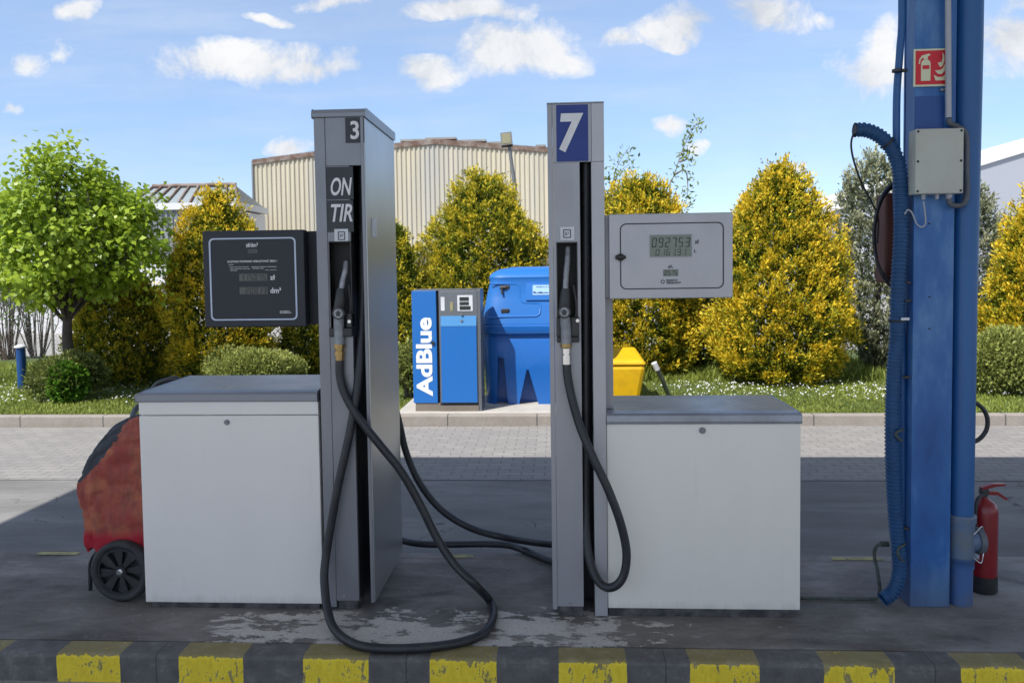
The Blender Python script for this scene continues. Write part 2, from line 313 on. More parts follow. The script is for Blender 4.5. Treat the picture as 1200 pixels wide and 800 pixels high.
# ------------------------------------------------------------------ mesh tools
WL = {}                                              # world base of each thing
def setp(o, label=None, cat=None, group=None, kind=None):
    if label: o['label'] = label
    if cat: o['category'] = cat
    if group: o['group'] = group
    if kind: o['kind'] = kind
    return o
def thing(name, loc, label, cat, group=None):
    o = bpy.data.objects.new(name, None); COL.objects.link(o); o.location = loc; o.empty_display_size = .1
    WL[o.name] = Vector(loc); return setp(o, label, cat, group)
class MB:
    def __init__(s): s.v = []; s.f = []; s.mi = []; s.sm = []
    def add(s, vs, fs, mi=0, smooth=False):
        k = len(s.v); s.v += [tuple(v) for v in vs]
        for f in fs: s.f.append(tuple(i + k for i in f)); s.mi.append(mi); s.sm.append(smooth)
    def box(s, x0, x1, y0, y1, z0, z1, mi=0, bev=0.0):
        if bev <= 0:
            v = [(x, y, z) for z in (z0, z1) for y in (y0, y1) for x in (x0, x1)]
            s.add(v, [(0, 2, 3, 1), (4, 5, 7, 6), (0, 1, 5, 4), (2, 6, 7, 3), (0, 4, 6, 2), (1, 3, 7, 5)], mi); return
        bm = bmesh.new(); bmesh.ops.create_cube(bm, size=1)
        for v in bm.verts: v.co = Vector(((x0 + x1) / 2 + v.co.x * (x1 - x0), (y0 + y1) / 2 + v.co.y * (y1 - y0), (z0 + z1) / 2 + v.co.z * (z1 - z0)))
        b = min(bev, (x1 - x0) * .45, (y1 - y0) * .45, (z1 - z0) * .45)
        bmesh.ops.bevel(bm, geom=bm.edges[:], offset=b, segments=2, affect='EDGES', profile=.5)
        s.bm(bm, mi); bm.free()
    def bm(s, bm, mi=0, smooth=False):
        bm.verts.ensure_lookup_table(); bm.verts.index_update()
        s.add([v.co.copy() for v in bm.verts], [[v.index for v in f.verts] for f in bm.faces], mi, smooth)
    def prism(s, pts, y0, y1, mi=0):                  # outline (x,z), counter-clockwise seen from the front (-Y)
        n = len(pts); v = [(x, y0, z) for x, z in pts] + [(x, y1, z) for x, z in pts]
        f = [tuple(range(n)), tuple(range(2 * n - 1, n - 1, -1))] + [(i, n + i, n + (i + 1) % n, (i + 1) % n) for i in range(n)]
        s.add(v, f, mi)
    def ring(s, outer, inner, y0, y1, mi=0):          # flat frame between two outlines of equal count
        n = len(outer); v = [(x, y0, z) for x, z in outer] + [(x, y0, z) for x, z in inner] + [(x, y1, z) for x, z in outer] + [(x, y1, z) for x, z in inner]
        f = []
        for i in range(n):
            j = (i + 1) % n
            f += [(i, j, n + j, n + i), (2 * n + i, 3 * n + i, 3 * n + j, 2 * n + j), (i, 2 * n + i, 2 * n + j, j), (n + i, n + j, 3 * n + j, 3 * n + i)]
        s.add(v, f, mi)
    def tube(s, pts, r, seg=12, mi=0, caps=True, smooth=True):
        pts = [Vector(p) for p in pts]; n = len(pts); rr = r if isinstance(r, (list, tuple)) else [r] * n
        t = [(pts[min(i + 1, n - 1)] - pts[max(i - 1, 0)]).normalized() for i in range(n)]
        a = t[0].orthogonal().normalized(); vs = []
        for i in range(n):
            a = (a - t[i] * a.dot(t[i])).normalized(); b = t[i].cross(a)
            vs += [pts[i] + (a * math.cos(k * 2 * math.pi / seg) + b * math.sin(k * 2 * math.pi / seg)) * rr[i] for k in range(seg)]
        fs = [(i * seg + k, i * seg + (k + 1) % seg, (i + 1) * seg + (k + 1) % seg, (i + 1) * seg + k) for i in range(n - 1) for k in range(seg)]
        s.add(vs, fs, mi, smooth)
        if caps:
            s.add(vs[:seg], [tuple(range(seg - 1, -1, -1))], mi); s.add(vs[-seg:], [tuple(range(seg))], mi)
    def disc(s, c, r, y0, y1, seg=24, mi=0):          # short cylinder along Y
        s.tube([(c[0], y0, c[1]), (c[0], y1, c[1])], r, seg, mi)
    def build(s, name, mat, parent=None, bevel=0):
        me = bpy.data.meshes.new(name); off = Vector((0, 0, 0))
        if parent is not None: off = WL[parent.name]
        me.from_pydata([tuple(Vector(v) - off) for v in s.v], [], s.f)
        for m in (mat if isinstance(mat, (list, tuple)) else [mat]): me.materials.append(M[m] if isinstance(m, str) else m)
        me.polygons.foreach_set('material_index', s.mi); me.polygons.foreach_set('use_smooth', s.sm); me.update()
        o = bpy.data.objects.new(name, me); COL.objects.link(o)
        if parent is not None: o.parent = parent
        WL[o.name] = off
        if bevel:
            b = o.modifiers.new('b', 'BEVEL'); b.width = bevel; b.segments = 2; b.limit_method = 'ANGLE'; b.angle_limit = R(40)
        return o
def spline(pts, n=10):
    pts = [Vector(p) for p in pts]; q = [pts[0] * 2 - pts[1]] + pts + [pts[-1] * 2 - pts[-2]]; out = []
    for i in range(1, len(q) - 2):
        p0, p1, p2, p3 = q[i - 1:i + 3]
        for k in range(n):
            t = k / n
            out.append(.5 * ((2 * p1) + (p2 - p0) * t + (2 * p0 - 5 * p1 + 4 * p2 - p3) * t * t + (3 * p1 - p0 - 3 * p2 + p3) * t ** 3))
    return out + [pts[-1]]
def rrect(x0, x1, z0, z1, r, n=6):
    o = []
    for cx, cz, a0 in ((x1 - r, z1 - r, 0), (x0 + r, z1 - r, 90), (x0 + r, z0 + r, 180), (x1 - r, z0 + r, 270)):
        for k in range(n + 1):
            a = R(a0 + 90 * k / n); o.append((cx + r * math.cos(a), cz + r * math.sin(a)))
    return o
def text_mb(s, x0, x1, z0, z1, Y, bold=0., shear=0., rot=0, thick=.0012, mb=None, mi=0):
    """lettering fitted into the box x0..x1, z0..z1 on the plane Y, raised by thick; rot=90 reads bottom to top"""
    cu = bpy.data.curves.new('lettering', 'FONT'); cu.body = s; cu.offset = bold; cu.shear = shear; cu.resolution_u = 4
    o = bpy.data.objects.new('lettering_tmp', cu); COL.objects.link(o)
    dg = bpy.context.evaluated_depsgraph_get(); me = bpy.data.meshes.new_from_object(o.evaluated_get(dg))
    bpy.data.objects.remove(o); bpy.data.curves.remove(cu)
    co = np.array([v.co[:2] for v in me.vertices]) if len(me.vertices) else np.zeros((1, 2))
    if rot == 90: co = np.stack([-co[:, 1], co[:, 0]], 1)
    mn, mx = co.min(0), co.max(0); d = np.maximum(mx - mn, 1e-6)
    co = (co - mn) / d
    mb = mb or MB(); n = len(co)
    xs = x0 + co[:, 0] * (x1 - x0); zs = z0 + co[:, 1] * (z1 - z0)
    fr = [(x, Y - thick, z) for x, z in zip(xs, zs)]
    mb.add(fr, [list(p.vertices) for p in me.polygons], mi)
    # side walls of the raised letters
    ec = {}
    for p in me.polygons:
        vs = list(p.vertices)
        for a, b in zip(vs, vs[1:] + vs[:1]): ec[(min(a, b), max(a, b))] = ec.get((min(a, b), max(a, b)), 0) + 1
    ed = [e for e, c in ec.items() if c == 1]
    if ed and thick > 0:
        bk = [(x, Y, z) for x, _, z in fr]; mb.add(fr + bk, [(a, b, b + n, a + n) for a, b in ed], mi)
    bpy.data.meshes.remove(me); return mb
SEG = {'0': 'abcdef', '1': 'bc', '2': 'abged', '3': 'abgcd', '4': 'fgbc', '5': 'afgcd', '6': 'afgedc', '7': 'abc', '8': 'abcdefg', '9': 'abfgcd', ' ': ''}
def seg_digits(mb, s, x0, x1, z0, z1, Y, mi=0, w=.16):
    n = len([c for c in s if c != '.']); cw = (x1 - x0) / n; i = 0; H = z1 - z0; W = cw * .68; t = H * w * .62
    for ch in s:
        if ch == '.':
            x = x0 + i * cw - cw * .16; mb.box(x - t * .4, x + t * .4, Y - .0012, Y, z0, z0 + t, mi); continue
        ax = x0 + i * cw + cw * .1; sl = H * .10
        def q(a, b, c, d):
            pts = [(a, c), (b, c), (b, d), (a, d)]; pts = [(ax + u * W + sl * v * 1.0, z0 + v * H) for u, v in pts]
            mb.prism(pts, Y - .0012, Y, mi)
        tw = t / W; th = t / H; g = .03
        D = {'a': (tw * .6, 1 - tw * .6, 1 - th, 1), 'd': (tw * .6, 1 - tw * .6, 0, th), 'g': (tw * .6, 1 - tw * .6, .5 - th / 2, .5 + th / 2),
             'f': (0, tw, .5 + g, 1 - g), 'b': (1 - tw, 1, .5 + g, 1 - g), 'e': (0, tw, g, .5 - g), 'c': (1 - tw, 1, g, .5 - g)}
        for k in SEG[ch]: q(*D[k])
        i += 1

# ------------------------------------------------------------------ foliage tools
def leaves_obj(name, mat, pos, dirn, size, width, tint, parent=None, roll=None, fold=.25, up=None):
    """one mesh of many little leaves: each is a folded rhombus from its stalk along dirn"""
    n = len(pos); d = dirn / np.maximum(np.linalg.norm(dirn, axis=1, keepdims=True), 1e-6)
    rv = RNG.normal(size=(n, 3)) if up is None else up + RNG.normal(size=(n, 3)) * .35
    s = np.cross(d, rv); s /= np.maximum(np.linalg.norm(s, axis=1, keepdims=True), 1e-6); nn = np.cross(s, d)
    L = size[:, None]; W = width[:, None]
    v = np.empty((n, 4, 3)); v[:, 0] = pos; v[:, 2] = pos + d * L - nn * L * .12
    mid = pos + d * L * .5 + nn * W * fold; v[:, 1] = mid + s * W * .5; v[:, 3] = mid - s * W * .5
    v = v.reshape(-1, 3); off = WL[parent.name] if parent is not None else Vector((0, 0, 0)); v = v - np.array(off)
    me = bpy.data.meshes.new(name); me.vertices.add(4 * n); me.vertices.foreach_set('co', v.ravel().astype(np.float32))
    me.loops.add(4 * n); me.loops.foreach_set('vertex_index', np.arange(4 * n, dtype=np.int32))
    me.polygons.add(n); me.polygons.foreach_set('loop_start', np.arange(0, 4 * n, 4, dtype=np.int32)); me.polygons.foreach_set('loop_total', np.full(n, 4, dtype=np.int32))
    a = me.attributes.new('tint', 'FLOAT', 'POINT'); a.data.foreach_set('value', np.repeat(np.clip(tint, 0, 1), 4).astype(np.float32))
    me.materials.append(M[mat]); me.update(calc_edges=True)
    o = bpy.data.objects.new(name, me); COL.objects.link(o)
    if parent is not None: o.parent = parent
    WL[o.name] = off; return o
def unit(n):
    v = RNG.normal(size=(n, 3)); return v / np.linalg.norm(v, axis=1, keepdims=True)

def conifer(px0, px1, pytop, pybase, Y, label, mat='thuja', name='thuja_tree', group='golden conifers along the lawn', prof=None, gold=.5, n=1.0, leaf=.052, cat='conifer', tops=1, seed=0, clump=.115, depth=.8, upr=.9, wisps=1.):
    c = P((px0 + px1) / 2, pybase, Y); base = Vector((c.x, Y, 0)); rad = (P(px1, pybase, Y).x - P(px0, pybase, Y).x) / 2
    H = P((px0 + px1) / 2, pytop, Y).z
    t = thing(name, base, label, cat, group)
    tr = MB(); tr.tube([(base.x, Y, -.02), (base.x + .02, Y, H * .4), (base.x, Y, H * .86)], [.07, .05, .015], 8); tr.build('trunk', 'bark', t)
    prof = prof or [(0, .78), (.12, .95), (.35, 1.), (.6, .82), (.8, .52), (.93, .24), (1, .03)]
    pt, pr = zip(*prof)
    area = rad * H * 6.; nc = int(area * 88 * n)
    u = RNG.random(nc * 3); keep = RNG.random(nc * 3) < np.interp(u, pt, pr) + .08; u = u[keep][:nc]; nc = len(u)
    th = RNG.random(nc) * 2 * np.pi
    ph = RNG.random(6) * 6.28
    gap = np.sin(4 * th + ph[3] + 7 * u) * np.sin(17 * u + ph[4] + 2 * th) + .5 * np.sin(9 * th - 23 * u + ph[5])
    kp = (gap > -.88) | (RNG.random(nc) < .25); u = u[kp]; th = th[kp]; gap = gap[kp]; nc = len(u)
    wob = 1 + .09 * np.sin(3 * th + ph[0] + 4 * u) + .07 * np.sin(5 * th + ph[1] - 9 * u) + .07 * np.sin(2 * th + 14 * u + ph[2]) + RNG.normal(size=nc) * .025
    rr = rad * np.interp(u, pt, pr) * wob * (1 - .22 * RNG.random(nc) ** 2)
    if tops > 1:                                   # several leaders give a ragged top
        lead = RNG.integers(0, tops, nc); an = lead * 2.4 + ph[3]; s = np.clip((u - .55) / .45, 0, 1) * rad * .13
        ox, oy = np.cos(an) * s, np.sin(an) * s
    else: ox = oy = 0
    hz = .06 + u * (H - .1) * (1 + (RNG.normal(size=nc) * .012)); 
    cx = base.x + np.cos(th) * rr + ox; cy = Y + np.sin(th) * rr * depth + oy
    out = np.stack([np.cos(th), np.sin(th), upr + .9 * u], 1); out /= np.linalg.norm(out, axis=1, keepdims=True)
    per = 34; N = nc * per
    cc = np.repeat(np.stack([cx, cy, hz], 1), per, 0); oo = np.repeat(out, per, 0)
    sz = np.repeat(clump * (.6 + .8 * RNG.random(nc)), per)
    al = RNG.random(N) ** .8 * 1.3 - .5; sp = (1 - np.clip(al, 0, 1) * .75)[:, None]
    jit = RNG.normal(size=(N, 3)) * .42 * sp
    pos = cc + (oo * al[:, None] + jit) * sz[:, None]
    pos[:, 2] = np.maximum(pos[:, 2], .02)
    d = oo + RNG.normal(size=(N, 3)) * .45 + jit * .5
    ct = np.repeat(RNG.normal(size=nc) * .17 + gap * .10, per)
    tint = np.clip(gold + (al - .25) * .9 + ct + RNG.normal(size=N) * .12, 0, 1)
    L = leaf * (.6 + .7 * RNG.random(N)); W = L * .42
    # slender leading shoots standing out of the outline
    nw = int(nc * .16 * wisps); wi = RNG.integers(0, nc, nw); pw = 22
    wo = np.stack([np.cos(th[wi]) * .55, np.sin(th[wi]) * .55, 1.2 + RNG.random(nw)], 1); wo /= np.linalg.norm(wo, axis=1, keepdims=True)
    wl = np.repeat(.10 + .13 * RNG.random(nw), pw); ta = np.tile(np.linspace(0, 1, pw), nw); wb = np.repeat(np.stack([cx[wi], cy[wi], hz[wi]], 1), pw, 0); wO = np.repeat(wo, pw, 0)
    wp = wb + wO * (wl * ta)[:, None] + RNG.normal(size=(nw * pw, 3)) * (.020 * (1.15 - ta))[:, None]
    pos = np.concatenate([pos, wp]); d = np.concatenate([d, wO + RNG.normal(size=wp.shape) * .4]); tint = np.concatenate([tint, np.clip(gold + .1 + .35 * ta + RNG.normal(size=nw * pw) * .1, 0, 1)])
    wL = leaf * (.55 + .5 * RNG.random(nw * pw)); L = np.concatenate([L, wL]); W = np.concatenate([W, wL * .38])
    # inner, older green sprays
    m = int(nc * 9); u2 = RNG.random(m); th2 = RNG.random(m) * 6.283; r2 = rad * np.interp(u2, pt, pr) * (.5 + .38 * RNG.random(m))
    p2 = np.stack([base.x + np.cos(th2) * r2, Y + np.sin(th2) * r2 * depth, .05 + u2 * H * .95], 1)
    d2 = np.stack([np.cos(th2), np.sin(th2), .5 + 0 * u2], 1) + RNG.normal(size=(m, 3)) * .5
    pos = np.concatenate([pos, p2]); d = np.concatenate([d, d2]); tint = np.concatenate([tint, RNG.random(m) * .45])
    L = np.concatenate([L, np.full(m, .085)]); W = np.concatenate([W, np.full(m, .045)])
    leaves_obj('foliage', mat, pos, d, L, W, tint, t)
    return t

def bush(px, py, Y, rx, ry, rz, label, mat='shrub_leaf', n=9000, leaf=.045, cat='shrub', group=None, name='round_shrub', lobes=7, gold=.5, asp=.45):
    base = Vector((P(px, py, Y).x, Y, 0)); t = thing(name, base, label, cat, group)
    st = MB()
    for k in range(6):
        a = k * 1.05; st.tube([(base.x + .04 * math.cos(a), Y + .04 * math.sin(a), -.02), (base.x + rx * .45 * math.cos(a), Y + ry * .45 * math.sin(a), rz * .9)], [.016, .006], 6)
    st.build('stem', 'bark', t)
    lc = unit(lobes) * np.array([rx, ry, rz]) * .5; lc[:, 2] = np.abs(lc[:, 2]) * .9 + rz * .55
    k = RNG.integers(0, lobes, n); v = unit(n); r = (.62 + .38 * RNG.random(n) ** .5) * (1 + .10 * np.sin(v[:, 0] * 9) * np.sin(v[:, 2] * 11 + 1))
    pos = lc[k] + v * r[:, None] * np.array([rx, ry, rz]) * .58; pos[:, 2] = np.abs(pos[:, 2]) + .01
    pos[:, 0] += base.x; pos[:, 1] += Y
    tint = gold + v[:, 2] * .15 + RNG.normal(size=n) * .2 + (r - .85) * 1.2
    L = leaf * (.6 + .8 * RNG.random(n))
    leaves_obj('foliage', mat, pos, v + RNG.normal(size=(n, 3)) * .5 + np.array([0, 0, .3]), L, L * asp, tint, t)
    return t

# ================================================================== SETTING
def sheet(name, x0, x1, y0, y1, z, mat, kind='structure', sub=None):
    b = MB(); b.add([(x0, y0, z), (x1, y0, z), (x1, y1, z), (x0, y1, z)], [(0, 1, 2, 3)])
    return setp(b.build(name, mat), kind=kind)
sheet('ground', -900, 900, -900, 1500, -.14, 'far_ground')
sheet('yard', -60, 60, 15.2, 75, -.06, 'yard')
sheet('road', -60, 60, 3.3, 6.25, -.124, 'asphalt')
sheet('forecourt', -60, 60, -40, 3.29, -.122, 'forecourt')
sheet('paving', -60, 60, 6.25, 8.45, -.12, 'pavers')
KF, KB = 3.09, 4.30                                   # front and back edges of the pump island
b = MB(); b.box(-9, 9, KF + .13, KB - .10, -.13, -.004); setp(b.build('pavement', 'island'), kind='structure')
M['kerb_paint'] = kerbpaint_mat(P(68, 780, KF).x, (P(1128, 780, KF).x - P(68, 780, KF).x) / 7, P(142, 780, KF).x - P(68, 780, KF).x)
b = MB(); b.box(-9, 9, KF, KF + .126, -.14, 0, bev=.016); setp(b.build('kerb', 'kerb_paint'), kind='structure')
b = MB(); b.box(-9, 9, KB - .098, KB, -.14, -.002, bev=.012)
k2 = b.build('kerb', 'island'); setp(k2, kind='structure')
# worn yellow marks on the far edge of the island
b = MB()
for x0, x1 in ((P(52, 643, KB).x, P(100, 643, KB).x), (P(340, 643, KB).x, P(392, 643, KB).x), (P(530, 646, KB).x, P(556, 646, KB).x), (P(970, 649, KB).x, P(986, 649, KB).x), (P(988, 649, KB).x, P(1029, 649, KB).x)):
    b.add([(x0, KB - .085, .0015), (x1, KB - .085, .0015), (x1, KB - .045, .0015), (x0, KB - .04, .0015)], [(0, 1, 2, 3)])
M['faded_yellow'] = paint('faded_yellow', (.42, .38, .16, 1), .8, 0, .9, 14, dirtcol=(.13, .13, .12, 1))
setp(b.build('painted_marking', 'faded_yellow'), kind='structure')
LY = 8.57                                             # lawn kerb
b = MB(); b.box(-40, 40, LY - .12, LY, -.2, .0, bev=.014); ko = b.build('kerb', 'kerb'); setp(ko, kind='structure')
ko.rotation_euler.z = R(-.55)
def LYx(x): return LY - x * math.tan(R(.55))
b = MB(); b.add([(-60, LYx(-60) - .02, -.012), (60, LYx(60) - .02, -.012), (60, 15.2, -.012), (-60, 15.2, -.012)], [(0, 1, 2, 3)]); setp(b.build('lawn', 'lawn'), kind='structure')
sx0, sx1 = G(466, 484).x, G(712, 484).x
b = MB(); b.box(sx0, sx1, 8.56, 9.75, -.05, .018, bev=.01); setp(b.build('concrete_base', 'slab'), kind='structure')

# grass blades
def grass():
    n = 110000; x = RNG.uniform(-11.5, 9, n); y = LYx(0) + .02 + RNG.random(n) ** 1.35 * 4.6 - x * math.tan(R(.55)); 
    k = ~((x > sx0 - .02) & (x < sx1 + .02) & (y < 9.78)); x, y = x[k], y[k]; n = len(x)
    pat = np.sin(x * 1.7 + y * 2) * .5 + np.sin(x * 4.1 - y * 3.3) * .3
    h = (.028 + .03 * RNG.random(n)) * (1 + .35 * pat) 
    edge = np.exp(-((y - 11.6) / .45) ** 2) * .9 + (y > 12) * 1.4
    h = h * (1 + edge * RNG.random(n) * 2.2)
    d = np.stack([RNG.normal(size=n) * .45, RNG.normal(size=n) * .45, np.ones(n)], 1)
    tint = .5 + .22 * pat + RNG.normal(size=n) * .2
    setp(leaves_obj('grass', 'grass', np.stack([x, y, np.full(n, -.014)], 1), d, h, h * .16 + .004, tint), kind='stuff')
grass()
def weeds():                                          # long grass and leafy weeds at the foot of the conifers
    n = 11000; x = RNG.uniform(-11, 8, n); y = RNG.normal(size=n) * .22 + 11.25; cl = np.sin(x * 2.3) + np.sin(x * 5.7 + 1); h = (.08 + .15 * RNG.random(n)) * (1 + .35 * cl).clip(.35)
    d = np.stack([RNG.normal(size=n) * .35, RNG.normal(size=n) * .35, np.ones(n)], 1)
    setp(leaves_obj('long_grass', 'grass', np.stack([x, y, np.full(n, -.014)], 1), d, h, h * .07 + .006, .35 + RNG.normal(size=n) * .2), kind='stuff')
weeds()
def daisies():
    pos = []
    def patch(px0, px1, py0, py1, n):
        for _ in range(n):
            q = G(random.uniform(px0, px1), random.uniform(py0, py1), .06); pos.append((q.x, q.y, .05 + random.random() * .025))
    patch(790, 1060, 446, 464, 230); patch(760, 940, 450, 460, 60); patch(0, 60, 432, 470, 80); patch(120, 235, 438, 460, 70); patch(60, 240, 455, 470, 60); patch(1000, 1060, 450, 470, 40)
    patch(1140, 1200, 452, 462, 15)
    b = MB(); q = MB()
    for x, y, z in pos:
        r = random.uniform(.007, .0125); a = random.random(); tl = Vector((random.uniform(-.4, .4), random.uniform(-.9, -.1), 1)).normalized()
        u = tl.orthogonal().normalized(); w = tl.cross(u)
        vs = [Vector((x, y, z)) + (u * math.cos(k * math.pi / 4 + a) + w * math.sin(k * math.pi / 4 + a)) * (r if k % 2 else r * .8) for k in range(8)]
        b.add(vs, [tuple(range(8))])
    setp(b.build('daisies', 'sticker'), kind='stuff')
M['sticker_w'] = M['sticker']
daisies()

# ================================================================== CANOPY (out of frame: throws the shade)
ROT = R(1.0)
SUN_EL, SUN_AZ = 53, (0.66, 0.75)
ct = thing('station_canopy', (-2, 3.5, 5.0), 'white flat canopy roof over both fuel pumps, carried by the blue pillar', 'canopy')
offx = 5.12 / math.tan(R(SUN_EL)) * SUN_AZ[0]; offy = 5.42 / math.tan(R(SUN_EL)) * SUN_AZ[1]
cx0 = -3.93 - offx; cy1 = 7.03 - offy
b = MB(); b.box(cx0 + .05, 14, -2.2, cy1 - .05, 5.02, 5.16); b.build('ceiling', 'canopy_white', ct)
b = MB(); b.box(cx0, 14.05, cy1 - .045, cy1, 5.0, 5.3); b.box(cx0, 14.05, -2.25, -2.205, 5.0, 5.3); b.box(cx0, cx0 + .045, -2.2, cy1 - .05, 5.0, 5.3)
b.build('fascia', 'pipe_blue', ct)

# ================================================================== PUMP 3
YF = 3.55
def px(pxl, pyl, Y=YF): return P(pxl, pyl, Y).x
def pz(pxl, pyl, Y=YF): return P(pxl, pyl, Y).z
def lock_mb(x, z, Y, r=.013):
    b = MB(); b.disc((x, z), r, Y - .006, Y + .004, 20); b.disc((x, z), r * .62, Y - .010, Y - .006, 16); return b
def pump3():
    x0, x1 = px(165, 600), px(376, 600); zt = pz(266, 470); zb = pz(266, 706)
    D = .50
    t = thing('fuel_dispenser', ((x0 + x1) / 2 + .3, YF + .25, 0), 'dark grey fuel pump marked 3, ON and TIR, with black counter box and white cabinet', 'fuel pump', 'fuel pumps on the island')
    zs = pz(266, 486); xl = px(163, 480)
    b = MB(); b.box(xl, x1 - .001, YF + .018, YF + D, zb + .01, zt - .004); b.build('cabinet', 'white_panel', t)
    b = MB(); b.box(xl - .002, x1, YF, YF + .016, zb, zs - .004, bev=.003); dp = b.build('front_panel', 'white_panel', t)
    lock_mb(px(266, 494), pz(266, 494.5), YF).build('lock', 'steel_grey', dp)
    b = MB(); b.box(xl - .002, x1, YF, YF + .016, zs + .001, zt - .002, bev=.003); b.build('trim_strip', 'white_panel', t)
    # sloping lid
    b = MB(); e = .012; xa, xb = xl - .010, x1 + .001; zf = pz(266, 460) + .004
    pr = [(YF - .012, zt), (YF - .012, zf - .012), (YF - .004, zf - .002), (YF + .03, zf + .004), (YF + D + .01, zf + .012), (YF + D + .01, zt)]
    n = len(pr); vs = [(xa + (e * 1.6 if k in (3, 4) else (e if k == 2 else 0)), y, z) for k, (y, z) in enumerate(pr)] + [(xb, y, z) for y, z in pr]
    b.add(vs, [tuple(range(n)), tuple(range(2 * n - 1, n - 1, -1))] + [(i, i + n, (i + 1) % n + n, (i + 1) % n)[::-1] for i in range(n)]); b.build('lid', 'lid_grey', t, .004)
    b = MB(); b.box(px(178, 710), x1 - .02, YF + .004, YF + D - .03, -.004, zb + .008); b.build('plinth', 'plinth', t)
    # ---- column
    c0, c1, c2 = px(371, 300) + .005, px(384.5, 300) + .004, px(415, 450) + .002
    c3, c4 = px(430.5, 450) , px(434, 450) + .004; zt2 = pz(400, 138); DC = .64
    Yc = YF - .012
    b = MB(); b.box(c0, c1 - .0015, Yc, YF + DC, .012, zt2, bev=.003); b.build('side_post', 'grey_paint', t)
    hx0, hx1, hz0, hz1 = px(388.5, 340), px(412.5, 340), pz(400, 391), pz(400, 284)
    zh = pz(400, 195)
    b = MB(); out = [(c1, .045), (c2, .045), (c2, zh), (c1, zh)]; inn = [(hx0, hz0), (hx1, hz0), (hx1, hz1), (hx0, hz1)]
    b.ring(out, inn, Yc + .001, Yc + .02)
    b.build('front_panel', 'grey_paint', t)
    b = MB(); b.box(c1, c3 - .002, Yc + .001, Yc + .02, zh + .0015, zt2, bev=.002); b.build('header_panel', 'grey_paint', t)
    b = MB(); b.box(c1 + .001, c2 - .001, Yc + .07, YF + DC - .03, .05, zt2 - .002); b.box(c2 - .001, c3, YF + .30, YF + DC - .03, pz(430, 345), zt2 - .003)
    b.box(c1 + .002, c2 - .002, Yc + .04, Yc + .069, .05, hz0 - .01); b.box(c1 + .002, c2 - .002, Yc + .021, Yc + .069, hz1 + .01, zt2 - .003); b.build('core', 'black', t)
    b = MB(); b.box(c2 - .05, c2, Yc + .03, YF + DC - .04, -.004, .05); b.box(c1 + .005, c2 - .01, Yc + .012, YF + DC - .06, -.004, .044); b.build('foot', 'plinth', t)
    b = MB(); b.box(c3, c4, Yc, YF + DC, pz(434, 704), zt2, bev=.003); sp_ = b.build('side_panel', 'brushed_steel', t)
    ex = px(435, 300) ; ez = pz(436, 265, 3.62)
    b = MB(); b.box(c4, c4 + .004, YF + .08, YF + .17, ez - .05, ez + .04, bev=.003); b.build('label_plate', 'sticker', sp_)
    # front lip of the steel side
    b = MB(); b.box(c3 - .001, c3 + .012, Yc - .006, Yc - .0015, pz(434, 704), zt2 - .001); b.build('edge_strip', 'grey_paint', t)
    # cap, rolled front edge
    b = MB(); prc = [(Yc - .008, zt2), (Yc - .008, zt2 + .018), (Yc - .004, zt2 + .030), (Yc + .008, zt2 + .038), (YF + DC + .005, zt2 + .038), (YF + DC + .005, zt2)]
    n = 6; vs = [(c0 - .006, y, z) for y, z in prc] + [(c4 + .006, y, z) for y, z in prc]
    b.add(vs, [tuple(range(n)), tuple(range(2 * n - 1, n - 1, -1))] + [(i, i + n, (i + 1) % n + n, (i + 1) % n)[::-1] for i in range(n)]); b.build('cap', 'lid_grey', t, .004)
    screw = MB(); screw.disc((px(404, 696), pz(404, 697)), .006, Yc - .004, Yc + .002, 12); screw.build('screw', 'chrome', t)
    # ---- plates
    Yp = Yc - .001
    b = MB(); b.box(px(405.5, 150), px(427.5, 150), Yp - .001, Yp + .001, pz(417, 168), pz(417, 138.5)); q = b.build('number_plate', 'plate_black', t)
    text_mb('3', px(411.5, 150), px(421.5, 150), pz(417, 164), pz(417, 142.5), Yp - .001, .02).build('lettering', 'lettering', q)
    b = MB(); b.box(c1 + .001, px(415, 220), Yp - .001, Yp + .001, pz(400, 234), pz(400, 196)); q = b.build('product_plate', 'plate_black', t)
    text_mb('ON', px(388.5, 215), px(413.5, 215), pz(400, 229.5), pz(400, 208.5), Yp - .001, .018, .25).build('lettering', 'lettering', q)
    b = MB(); b.box(c1 + .001, px(415, 250), Yp - .001, Yp + .001, pz(400, 272), pz(400, 235)); q = b.build('product_plate', 'plate_black', t)
    text_mb('TIR', px(389, 250), px(414, 250), pz(400, 260), pz(400, 239.5), Yp - .001, .018, .25).build('lettering', 'lettering', q)
    b = MB(); b.box(px(393, 275), px(409, 275), Yp - .002, Yp + .001, pz(400, 284), pz(400, 268.5)); q = b.build('fuel_sticker', 'sticker', t)
    b = MB(); o_, i_ = rrect(px(397, 276), px(405.5, 276), pz(400, 281.5), pz(400, 271.5), .004), rrect(px(398, 276), px(404.5, 276), pz(400, 280.5), pz(400, 272.5), .003)
    b.ring(o_, i_, Yp - .003, Yp - .002); text_mb('B7', px(399.3, 276), px(403.6, 276), pz(400, 278), pz(400, 274.5), Yp - .002, 0, mb=b); b.build('lettering', 'ink', q)
    # ---- holster recess
    b = MB(); b.box(hx0 - .004, hx0, Yc - .004, Yc + .068, hz0, hz1); b.box(hx1, hx1 + .004, Yc - .004, Yc + .068, hz0, hz1)
    b.box(hx0 - .004, hx1 + .004, Yc - .005, Yc + .068, hz1, hz1 + .005); b.box(hx0 - .006, hx1 + .006, Yc - .03, Yc + .068, hz0 - .012, hz0 + .03, bev=.006)
    b.box(hx1 - .022, hx1 + .004, Yc - .022, Yc + .03, hz0 + .03, hz0 + .10, bev=.006)
    hz = b.build('holster', 'black_plastic', t)
    b = MB(); b.disc((px(412, 376), pz(412, 376)), .008, Yc - .03, Yc - .02, 14); b.build('bolt', 'chrome', hz)
